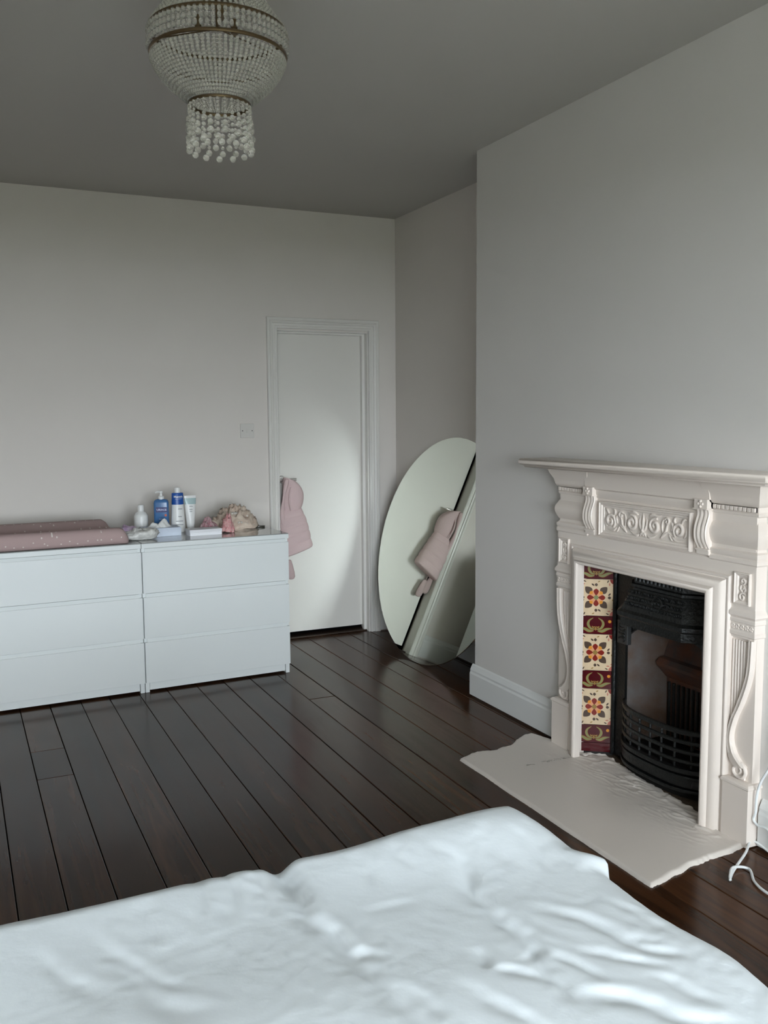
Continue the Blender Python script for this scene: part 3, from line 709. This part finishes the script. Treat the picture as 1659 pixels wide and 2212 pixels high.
# ------------------------------------------------------------------ chandelier
CHX, CHY = -.897, -2.05
ch = empty('chandelier', (CHX, CHY, HC))
def torus(m, r, z, rr, n=72, k=8, hgt=1.):
    ids = [[m.V((math.cos(2*math.pi*i/n)*(r+rr*math.cos(2*math.pi*j/k)), math.sin(2*math.pi*i/n)*(r+rr*math.cos(2*math.pi*j/k)), z+rr*hgt*math.sin(2*math.pi*j/k))) for j in range(k)] for i in range(n)]
    for i in range(n):
        for j in range(k): m.F(ids[i][j], ids[(i+1) % n][j], ids[(i+1) % n][(j+1) % k], ids[i][(j+1) % k])
zz = lambda z: z-HC
RG = [(.194, 2.508), (.194, 2.443), (.087, 2.310), (.105, 2.640)]
for r, z in RG:
    m = MB(); torus(m, r, zz(z), .0028, hgt=2.0); m.build('brass_ring', M_brass, ch, True)
m = MB(); m.lathe([(0, 0), (.06, 0), (.062, -.006), (.045, -.018), (.018, -.026), (0, -.028)], n=28); m.build('ceiling_plate', M_brass, ch, True)
m = MB(); m.tube([(0, 0, -.02), (0, 0, zz(2.515))], .006, 8); m.build('stem', M_brass, ch, True)
for k in range(3):
    a = 2*math.pi*k/3+.4
    m = MB(); m.tube([(0, 0, zz(2.52)), (.194*math.cos(a), .194*math.sin(a), zz(2.510))], .0022, 6); m.build('arm', M_brass, ch, True)
    m = MB(); m.lathe([(0, 0), (.010, 0), (.010, .04), (0, .04)], (.06*math.cos(a), .06*math.sin(a), zz(2.522)), 12); m.build('lamp_holder', M_brass, ch, True)
bead = MB(); bead.ball((0, 0, 0), 1., 8, 6); bead_me = bead.mesh('crystal_bead', M_crystal, True, 180)
drop = MB(); drop.ball((0, 0, 0), 1., 6, 4, 2.2)
random.seed(11)
def strand_pts(r0, z0, r1, z1, a, n, sag):
    return [((r0+(r1-r0)*t**1.0+sag*math.sin(math.pi*t))*math.cos(a), (r0+(r1-r0)*t+sag*math.sin(math.pi*t))*math.sin(a), zz(z0+(z1-z0)*t)) for t in [k/(n-1) for k in range(n)]]
fine = MB(); wires = MB()
for k in range(76):
    a = 2*math.pi*k/76
    # crown strands up to the ceiling ring
    for p in strand_pts(.105, 2.64, .192, 2.514, a, 14, -.004): fine.ball(p, .0054, 6, 4)
    # fringe between the two big rings: elongated drops
    for j, z in enumerate((2.498, 2.480, 2.462)): fine.ball((.197*math.cos(a), .197*math.sin(a), zz(z)), .0062, 6, 4, 1.6)
    # bag between the middle and the lower ring
    for p in strand_pts(.194, 2.436, .088, 2.316, a, 17, .017)[1:]: fine.ball(p, .0054, 6, 4)
for k in range(28):
    a = 2*math.pi*(k+.5)/28
    for z in (2.302, 2.291, 2.280): fine.ball((.088*math.cos(a), .088*math.sin(a), zz(z)), .0046, 6, 4)
o = fine.build('bead_strands', M_crystal, ch, True, angle=180); o['kind'] = 'stuff'
# hanging strands below the lower ring: the larger beads, one by one
for k in range(28):
    a = 2*math.pi*(k+.5)/28; long = k % 2
    zs_ = [(2.266, .0055), (2.252, .0055), (2.236, .0085), (2.216, .0095)] if not long else [(2.266, .0055), (2.250, .0085), (2.231, .0055), (2.216, .0055), (2.198, .0095)]
    for z, r in zs_:
        rr = .089+.003*random.random()
        inst('crystal_bead', bead_me, ch, (rr*math.cos(a), rr*math.sin(a), zz(z+random.uniform(-.002, .002))), (0, 0, 0), (r, r, r))
for k in range(14):
    a = 2*math.pi*k/14
    for z, r in ((2.183, .0095),): inst('crystal_bead', bead_me, ch, (.091*math.cos(a), .091*math.sin(a), zz(z)), (0, 0, 0), (r, r, r))
tag(ch, 'crystal bead chandelier with brass rings hanging from the ceiling', 'chandelier')

# ------------------------------------------------------------------ bed and duvet
BX0, BX1, BY0, BY1 = -2.02, -.50, -5.05, -3.0
bd = empty('bed', ((BX0+BX1)/2, (BY0+BY1)/2, 0))
def bpart(m, name, mats, **k):
    o = m.build(name, mats, bd, **k); o.data.transform(Matrix.Translation(-bd.location)); return o
bpart(MB().box(BX0+.10, BX1-.10, BY0, BY1-.10, .03, .26), 'divan_base', M_sheet, bevel=.02)
bpart(MB().box(BX0+.09, BX1-.09, BY0, BY1-.09, .26, .42), 'mattress', M_sheet, bevel=.04, seg=3)
for px in (BX0+.16, BX1-.16):
    for py in (BY0+.1, BY1-.18): bpart(MB().box(px-.025, px+.025, py-.025, py+.025, 0, .03), 'foot', M_dark)
tag(bd, 'double divan bed under the white duvet in the foreground', 'bed')
creases = [  # polyline, depth, width of the folds running over the duvet
 ([(-1.05, -2.86), (-1.068, -3.0), (-1.089, -3.201), (-1.070, -3.347), (-1.060, -3.506), (-1.02, -3.7)], .020, .020), ([(-1.073, -3.231), (-1.055, -3.358), (-1.03, -3.42)], .012, .012),
 ([(-.74, -3.10), (-.754, -3.226), (-.778, -3.352), (-.776, -3.457), (-.797, -3.583), (-.80, -3.7)], .018, .018), ([(-.757, -3.03), (-.772, -3.155)], .006, .016),
 ([(-.868, -3.45), (-.885, -3.519)], .010, .010), ([(-.809, -3.534), (-.814, -3.667)], .009, .010), ([(-.758, -3.529), (-.725, -3.645)], .010, .011),
 ([(-.806, -3.633), (-.732, -3.687), (-.677, -3.769), (-.6, -3.82)], .016, .018), ([(-.662, -3.46), (-.607, -3.586), (-.56, -3.65)], .010, .011), ([(-.718, -3.540), (-.665, -3.596), (-.61, -3.66)], .009, .010),
 ([(-1.444, -3.212), (-1.394, -3.349), (-1.33, -3.45)], .009, .018), ([(-1.474, -3.086), (-1.388, -3.283), (-1.34, -3.36)], .008, .014), ([(-1.235, -2.92), (-1.268, -3.177)], .007, .014),
 ([(-1.177, -2.92), (-1.202, -3.174)], .007, .012), ([(-1.115, -2.92), (-1.138, -3.196)], .008, .012), ([(-.685, -3.38), (-.624, -3.522), (-.57, -3.59)], .010, .012),
 ([(-.878, -3.515), (-.814, -3.595)], .010, .010), ([(-.996, -3.247), (-.922, -3.254), (-.887, -3.262)], .003, .014), ([(-.661, -3.648), (-.615, -3.763)], .009, .012),
 ([(-.830, -3.538), (-.777, -3.488)], .008, .008), ([(-1.569, -3.106), (-1.501, -3.243), (-1.46, -3.36)], .007, .016), ([(-.945, -3.52), (-.897, -3.664), (-.88, -3.8)], .011, .014), ([(-1.039, -3.493), (-.998, -3.603)], .008, .014),
 ([(-.64, -3.08), (-.66, -3.25)], .008, .018), ([(-.58, -3.12), (-.60, -3.3)], .007, .014), ([(-.90, -3.03), (-.93, -3.18)], .006, .014), ([(-.83, -3.04), (-.85, -3.16)], .006, .012), ([(-1.35, -3.03), (-1.36, -3.2)], .005, .015), ([(-.56, -3.42), (-.53, -3.62)], .007, .012)]
CS = []
for P_, dep, wd in creases:
    Q_ = smooth_pts([(a, b, 0) for a, b in P_], 4)
    bb = (min(p.x for p in Q_)-wd*4, max(p.x for p in Q_)+wd*4, min(p.y for p in Q_)-wd*4, max(p.y for p in Q_)+wd*4)
    CS.append(([(p.x, p.y) for p in Q_], dep, wd, bb))
def duvet_z(x, y):
    z = .024*noise.noise((x*1.9+3, y*1.7, 1))+.0035*noise.noise((x*5, y*4.2, 5))
    wx = x+.018*noise.noise((x*9, y*9, 9))+.006*noise.noise((x*30, y*30, 4)); wy = y+.018*noise.noise((x*9, y*9, 19))
    for Q_, dep, wd, bb in CS:
        if not (bb[0] < wx < bb[1] and bb[2] < wy < bb[3]): continue
        best = None; n = len(Q_)-1
        for k in range(n):
            ax, ay = Q_[k]; dx, dy = Q_[k+1][0]-ax, Q_[k+1][1]-ay; L2 = dx*dx+dy*dy
            t = max(0, min(1, ((wx-ax)*dx+(wy-ay)*dy)/L2)); ex, ey = wx-ax-t*dx, wy-ay-t*dy; d2 = ex*ex+ey*ey
            if best is None or d2 < best[0]: best = (d2, (k+t)/n, 1 if dx*ey-dy*ex > 0 else -1)
        d = math.sqrt(best[0])
        if d < wd*4:
            q = best[2]*d/wd; z += .48*dep*(-.8*math.exp(-q*q)+.55*q*math.exp(-q*q*.6))*min(1, best[1]*4)*min(1, (1-best[1])*3)
    # fine crumple
    a = max(0, .25+noise.noise((x*3, y*3, 30))); rd = 1-abs(noise.noise((x*24+y*11, y*8-x*7, 3)))*2.4; z += .0013*max(-.5, rd)*a
    a = max(0, .25+noise.noise((x*3+7, y*3, 40))); rd = 1-abs(noise.noise((x*12-y*30, y*11+x*8, 13)))*2.4; z += .0011*max(-.5, rd)*a
    rd = 1-abs(noise.noise((x*50+y*20, y*30, 23)))*2; z += .0003*rd
    return z
def duvet():
    m = MB(); rows = []
    X0, X1, Y0, Y1, ZD = BX0-.06, BX1+.035, -4.95, BY1+.035, .505
    rad = .075; drop_ = .22
    def edge_prof(d):     # d = arc distance from where the rounding starts -> (out, down)
        if d <= 0: return d, 0.
        if d < rad*math.pi/2: a = d/rad; return rad*math.sin(a), rad*(1-math.cos(a))
        return rad+.02*math.sin((d-rad*1.57)*6), rad+(d-rad*math.pi/2)
    xs = []; NXa = 300; NYa = 300
    ax0, ax1 = -(rad*1.57+drop_), (X1-X0-2*rad)+(rad*1.57+drop_)
    ay1 = rad*1.57+drop_
    for j in range(NYa+1):
        v = j/NYa; row = []
        ty = ay1-(ay1+(Y1-rad-Y0))*v**1.15          # arc coordinate from the foot: positive = past the edge
        oy, dyn = edge_prof(ty); yb = Y1-rad+oy
        for i in range(NXa+1):
            tx = ax0+(ax1-ax0)*i/NXa
            if tx < 0: o, dxn = edge_prof(-tx); xb = X0+rad-o
            elif tx > X1-X0-2*rad: o, dxn = edge_prof(tx-(X1-X0-2*rad)); xb = X1-rad+o
            else: xb = X0+rad+tx; dxn = 0
            # seen from above the hem waves in and out; a corner of the cover sticks out
            wob = .020*noise.noise((xb*4, 1, 7))*max(0, min(1, (ty+.35)/.35))
            wobx = .016*noise.noise((yb*4.5, 4, 2))*max(0, min(1, (tx-(X1-X0-2*rad)+.35)/.35))
            z = ZD-max(dyn, dxn)-.35*min(dyn, dxn)
            top = max(0, 1-max(dyn, dxn)/.10)
            z += duvet_z(xb, yb)*top
            # plump edge and a pinch at the foot seam
            pin = math.exp(-((xb+1.079)/.03)**2)*math.exp(-((yb-Y1+.06)/.10)**2); z -= .022*pin
            bump_ = math.exp(-((xb+.60)/.16)**2-((yb+3.06)/.14)**2); z += .028*bump_
            z += .012*math.exp(-((xb+.83)/.14)**2-((yb+3.05)/.1)**2)
            fold = .018*math.sin(xb*19+2*noise.noise((xb*3, 0, 0)))*(1-top) if dyn > dxn else 0
            foldx = .018*math.sin(yb*17+2*noise.noise((yb*3, 0, 5)))*(1-top) if dxn >= dyn else 0
            ear = math.exp(-((yb+3.27)/.035)**2)*max(0, 1-abs(dxn-.03)/.06) if xb > X1-rad else 0
            row.append((xb+wobx+foldx+.035*ear, yb+wob+fold, z+.01*ear))
        rows.append(row)
    m.grid(rows)
    o = m.build('duvet', M_duvet, None, True, angle=180)
    s_ = o.modifiers.new('thick', 'SOLIDIFY'); s_.thickness = .012; s_.offset = -1
    return o
tag(duvet(), 'rumpled white duvet spread over the bed in the foreground', 'duvet')

# ------------------------------------------------------------------ white cable by the fireplace
m = MB(); m.tube(smooth_pts([(.655, -2.80, .46), (.652, -2.712, .298), (.652, -2.680, .24), (.652, -2.665, .188), (.652, -2.662, .131), (.652, -2.655, .105), (.652, -2.672, .092), (.652, -2.702, .095), (.650, -2.735, .085), (.645, -2.79, .05), (.648, -2.80, .014), (.67, -2.73, .008), (.674, -2.665, .018), (.672, -2.640, .020), (.655, -2.640, .020), (.590, -2.685, .018), (.49, -2.735, .007), (.44, -2.768, .006), (.432, -2.776, .006), (.445, -2.762, .011), (.49, -2.731, .012), (.535, -2.751, .006), (.488, -2.817, .006), (.470, -2.884, .006), (.48, -2.98, .006), (.52, -3.1, .006)], 7), .0042, 8)
tag(m.build('power_cable', M_cable, None, True), 'white flex trailing down the wall and across the floor beside the hearth', 'cable')

# ------------------------------------------------------------------ changing mat and things on the chests
cm = empty('changing_mat', (0, 0, ZT), CA)
prof_m = [(.006, .004), (.000, .020), (-.002, .045), (.004, .066), (.018, .079), (.040, .083), (.064, .077), (.090, .062), (.13, .046), (.23, .040), (.31, .048), (.35, .066), (.385, .084), (.415, .090), (.44, .084), (.456, .066), (.460, .040), (.456, .012), (.448, .002), (.23, .001)]
m = MB(); rings = []
for k in range(40):
    t = k/39
    x = -1.585+.030*0+(.725)*t
    de = min(.0+(x+1.587), -.858-x)          # distance to the nearer end
    f = 1 if de > .05 else max(.12, math.sqrt(max(0, 1-(1-de/.05)**2)))
    rings.append([(x-(.03*max(0, (y-.25)/.2)*(t > .8)*(t-.8)/.2), .23+(y-.23)*(.92+.08*f), max(.001, z*(.30+.70*f))) for y, z in prof_m])
for x, f in ((-.8595, .10),): pass
m.loft(rings); m.build('mat_pad', M_mat, cm, True, angle=180)
tag(cm, 'dusty pink dotted changing mat lying on the left chest', 'changing mat')

def thing_at(name, x, y, rz=0, z=ZT): return empty(name, (x, y, z), rz)
# wipes packet
t = thing_at('wipes_packet', -.772, .105, .05)
def pillow(m, hx, hy, hz, sd, n=26, k=14, rough=.15, pw=.7):
    rows = []
    for j in range(k+1):
        v = -math.pi/2+math.pi*j/k; row = []
        for i in range(n):
            u = 2*math.pi*i/n; c, s_ = math.cos(u), math.sin(u); cv = max(.02, math.cos(v))
            x = hx*cv**.55*abs(c)**pw*(1 if c > 0 else -1); y = hy*cv**.55*abs(s_)**pw*(1 if s_ > 0 else -1); z = hz*(1+math.sin(v))
            d = 1+rough*noise.noise((x*35+sd, y*35, z*35))+rough*.5*noise.noise((x*90+sd, y*90, z*90))
            row.append((x*d, y*d, max(0, z*d)))
        rows.append(row)
    m.loft(rows)
m = MB(); pillow(m, .088, .052, .027, 1, rough=.35); m.build('packet_body', M_pack, t, True, angle=180)
m = MB(); pillow(m, .050, .045, .026, 4, rough=.2); o = m.build('packet_flap', M_purple, t, True, angle=180); o.location = (-.055, .075, .012); o.rotation_euler = (.25, .32, -.2)
tag(t, 'crinkled white packet of wipes with purple print at the end of the changing mat', 'packet')
# white round bottle
t = thing_at('white_bottle', -.727, .345)
MB().lathe([(0, 0), (.034, 0), (.037, .004), (.0375, .09), (.036, .103), (.028, .116), (.016, .124), (.014, .128), (0, .128)], n=28).build('bottle_body', M_white, t, True)
MB().lathe([(.0, .127), (.0165, .127), (.0165, .155), (.014, .160), (0, .160)], n=22).build('cap', M_white, t, True)
tag(t, 'plain white round bottle with a white cap beside the blue pump bottle', 'bottle')
# blue pump bottle
t = thing_at('pump_bottle', -.612, .36, -.28)
def rrect(hx, hy, r, n=5):
    out = []
    for cx, cy, a0 in ((hx-r, hy-r, 0), (-hx+r, hy-r, 90), (-hx+r, -hy+r, 180), (hx-r, -hy+r, 270)):
        for k in range(n+1): a = R(a0+90*k/n); out.append((cx+r*math.cos(a), cy+r*math.sin(a)))
    return out
MB().loft([[(x, y, z) for x, y in rrect(.040*f, .026*f, .012*f)] for z, f in ((0, .93), (.004, 1), (.165, 1), (.176, .94), (.182, .80), (.186, .5))]).build('bottle_body', M_blue, t, True)
MB().lathe([(0, .184), (.0165, .184), (.0165, .200), (.008, .204), (.006, .218), (.009, .219), (.010, .230), (0, .231)], n=20).build('pump', M_white, t, True)
m = MB(); m.tube([(0, 0, .226), (-.022, -.006, .226), (-.030, -.008, .221)], .0045, 8); m.build('pump_nozzle', M_white, t, True)
MB().box(-.028, .034, -.0268, -.026, .114, .142).build('label_band', M_navy, t)
MB().lathe([(0, 0), (.0065, 0), (.0065, .0006), (0, .0006)], n=16).build('label_dot', M_orange, t).matrix_local = Matrix.Translation((.024, -.026, .098))@Matrix.Rotation(R(90), 4, 'X')
def flat_text(body, size, p, mt, parent, wrap=None, bold=True):
    v, f = text_polys(body, size, bold); m = MB()
    for x, y, _ in v:
        if wrap: a = x/wrap; m.V((p[0]+wrap*math.sin(a), p[1]+wrap*(1-math.cos(a)), p[2]+y))
        else: m.V((p[0]+x, p[1], p[2]+y))
    for q in f: m.F(*q)
    return m.build('lettering', mt, parent)
flat_text('URIAGE', .0155, (.003, -.0272, .128), M_lilac, t)
for z, wd in ((.076, .018), (.050, .012)): MB().box(-.012, -.012+wd*1.6, -.0266, -.026, z, z+.0022).build('label_line', M_lilac, t)
tag(t, 'blue pump bottle with a white pump top and dark label band', 'bottle')
# tall tapering bottle with blue shoulder
t = thing_at('tall_bottle', -.524, .35, 0)
def oval(z, a, b, n=30): return [(a*math.cos(2*math.pi*k/n), b*math.sin(2*math.pi*k/n), z) for k in range(n)]
MB().loft([oval(z, a, a*.72) for z, a in ((0, .037), (.004, .040), (.05, .0385), (.10, .0355), (.155, .033))]).build('bottle_body', M_white, t, True)
MB().loft([oval(z, a, a*.72) for z, a in ((.153, .0335), (.185, .0325), (.214, .0322), (.217, .030), (.218, .022))]).build('blue_shoulder', M_blue2, t, True)
MB().lathe([(0, .217), (.0165, .217), (.0165, .243), (.014, .247), (0, .247)], n=22).build('cap', M_white, t, True)
flat_text('Mustela', .0165, (0, -.0245, .197), M_white, t, wrap=.040)
MB().box(-.018, .018, -.0243, -.0235, .184, .1853).build('label_line', M_white, t)
for z, x0, wd in ((.128, -.004, .022), (.085, -.004, .018), (.060, -.018, .040), (.040, -.018, .040)): MB().box(x0, x0+wd, -.0305, -.026, z, z+.003).build('label_line', M_grey, t)
tag(t, 'tall white bottle with a royal blue shoulder standing next to the tube', 'bottle')
# standing tube
t = thing_at('cream_tube', -.452, .36, .05)
m = MB(); m.loft([oval(z, a, b) for z, a, b in ((.022, .021, .021), (.04, .023, .022), (.10, .028, .017), (.16, .032, .009), (.185, .034, .003), (.198, .034, .0015))]); m.build('tube_body', M_white, t, True)
m = MB(); m.loft([oval(z, a, b) for z, a, b in ((.150, .0318, .0112), (.166, .0328, .0088), (.184, .0342, .0040))]); m.build('teal_band', M_teal, t, True)
MB().lathe([(0, 0), (.019, 0), (.020, .003), (.0195, .022), (0, .022)], n=22).build('cap', M_white, t, True)
for z, wd in ((.138, .018), (.120, .016), (.108, .014)): MB().box(-.008, -.008+wd, -.0185, -.012, z, z+.002).build('label_line', M_grey, t)
tag(t, 'white cream tube with a pale teal band standing on its cap', 'tube')
# tissue box with a tissue
bx = thing_at('tissue_box', -.647, .232, CA)
MB().box(-.098, .098, -.058, .058, 0, .046).build('carton', M_boxblue, bx, bevel=.001)
m = MB(); rows = []
for j in range(15):
    v = j/14; row = []
    for i in range(25):
        u = i/24; x = -.055+.11*u
        pk = .045*math.exp(-((u-.66)/.17)**2)+.028*math.exp(-((u-.25)/.16)**2)
        z = .044+pk*math.sin(math.pi*v)**.7+.006*noise.noise((x*60, v*5, 2))*math.sin(math.pi*v)
        row.append((x+.012*math.sin(v*7+u*5), -.032+.064*v+.008*noise.noise((x*50, v*4, 8)), z))
    rows.append(row)
m.grid(rows); m.build('tissue', M_tissue, bx, True, angle=180)
tag(bx, 'flat pale blue tissue box with a white tissue poking out', 'tissue box')
# small flat white box
bx = thing_at('card_box', -.428, .165, CA)
MB().box(-.088, .088, -.045, .045, 0, .031).build('box_base', M_boxwhite, bx, bevel=.001)
MB().box(-.0895, .0895, -.0465, .0465, .018, .033).build('box_lid', M_boxwhite, bx, bevel=.001)
tag(bx, 'flat white cardboard box lying in front of the tube', 'box')
# crumpled baby clothes
def heap(name, x, y, hx, hy, hz, sd, mt, label, rz=0, fold=9., z=ZT):
    m = MB(); rows = []; N, K = 64, 26
    for j in range(K+1):
        v = j/K; row = []
        for i in range(N):
            u = 2*math.pi*i/N; c, s_ = math.cos(u), math.sin(u)
            rr = math.sin(math.pi/2*(1-v))**.8 if v < 1 else .01
            rr = max(.012, rr)*(1+.14*noise.noise((c*1.6+sd, s_*1.6, 2)))
            X, Y = hx*c*rr, hy*s_*rr
            hh = (1-rr**2.2)*hz
            rg = 1-abs(noise.noise((X*fold*3+sd, Y*fold*3, hh*20)))*2
            rg2 = 1-abs(noise.noise((X*fold*8-sd, Y*fold*8, hh*40)))*2
            k = .034*rg+.020*rg2
            row.append((X*(1+k*3), Y*(1+k*3), max(.0, hh+k*(.25+v*.9)*(hz/.08))))
        rows.append(row)
    m.loft(rows)
    o = m.build(name, mt, None, True, angle=180, loc=(x, y, z)); o.rotation_euler = (0, 0, rz)
    return tag(o, label, 'clothes')
bc = heap('baby_clothes', -.205, .335, .130, .090, .088, 3, M_cream, 'crumpled heap of cream baby clothes near the end of the right chest')
M_frill = mat('ivory_frill_cotton', (.74, .69, .62), .95, spec=.1, var=.2, vscale=40)
def frill(pts, wd, amp, wn):
    P_ = smooth_pts(pts, 12); m = MB(); rows = []
    for i, p in enumerate(P_):
        t = i/(len(P_)-1); wv = amp*math.sin(wn*t)
        rows.append([(p.x+wv*.6, p.y-wd*.5+amp*math.cos(wn*t*.9), p.z), (p.x+wv, p.y+wv*.3, p.z+wd*.8), (p.x-wv*.5, p.y+wd*.6, p.z+wd*.5+wv)])
    m.grid(rows); o = m.build('frill', M_frill, bc, True, angle=180); so = o.modifiers.new('thick', 'SOLIDIFY'); so.thickness = .002
frill([(-.07, -.04, .070), (-.02, -.045, .088), (.03, -.04, .082), (.08, -.03, .062), (.11, -.02, .035)], .014, .008, 60)
frill([(-.03, -.075, .030), (.01, -.08, .040), (.05, -.075, .034), (.085, -.065, .018)], .014, .007, 46)
frill([(.05, -.03, .060), (.09, .0, .05), (.12, .01, .03)], .018, .008, 30)
heap('flowered_garment', -.376, .275, .055, .050, .050, 21, M_mauve, 'mauve flowered garment tucked at the left of the cream clothes', .4)
heap('printed_bib', -.288, .185, .034, .030, .070, 40, M_pinkp, 'small pink printed cloth in front of the cream clothes', .2, 14)
t = MB(); t.loft([[(.030*f*math.cos(2*math.pi*k/30), .018*f*math.sin(2*math.pi*k/30), z) for k in range(30)] for z, f in ((0, .9), (.004, 1), (.008, .97), (.010, .8))])
o = t.build('dark_oval', mat('dark_bronze_plastic', (.05, .045, .035), .25), None, True, loc=(-.055, .335, ZT)); o.rotation_euler = (0, 0, .1)  # small dark oval item of no identified kind
tag(o, 'small dark oval dish lying right of the clothes heap', 'item')
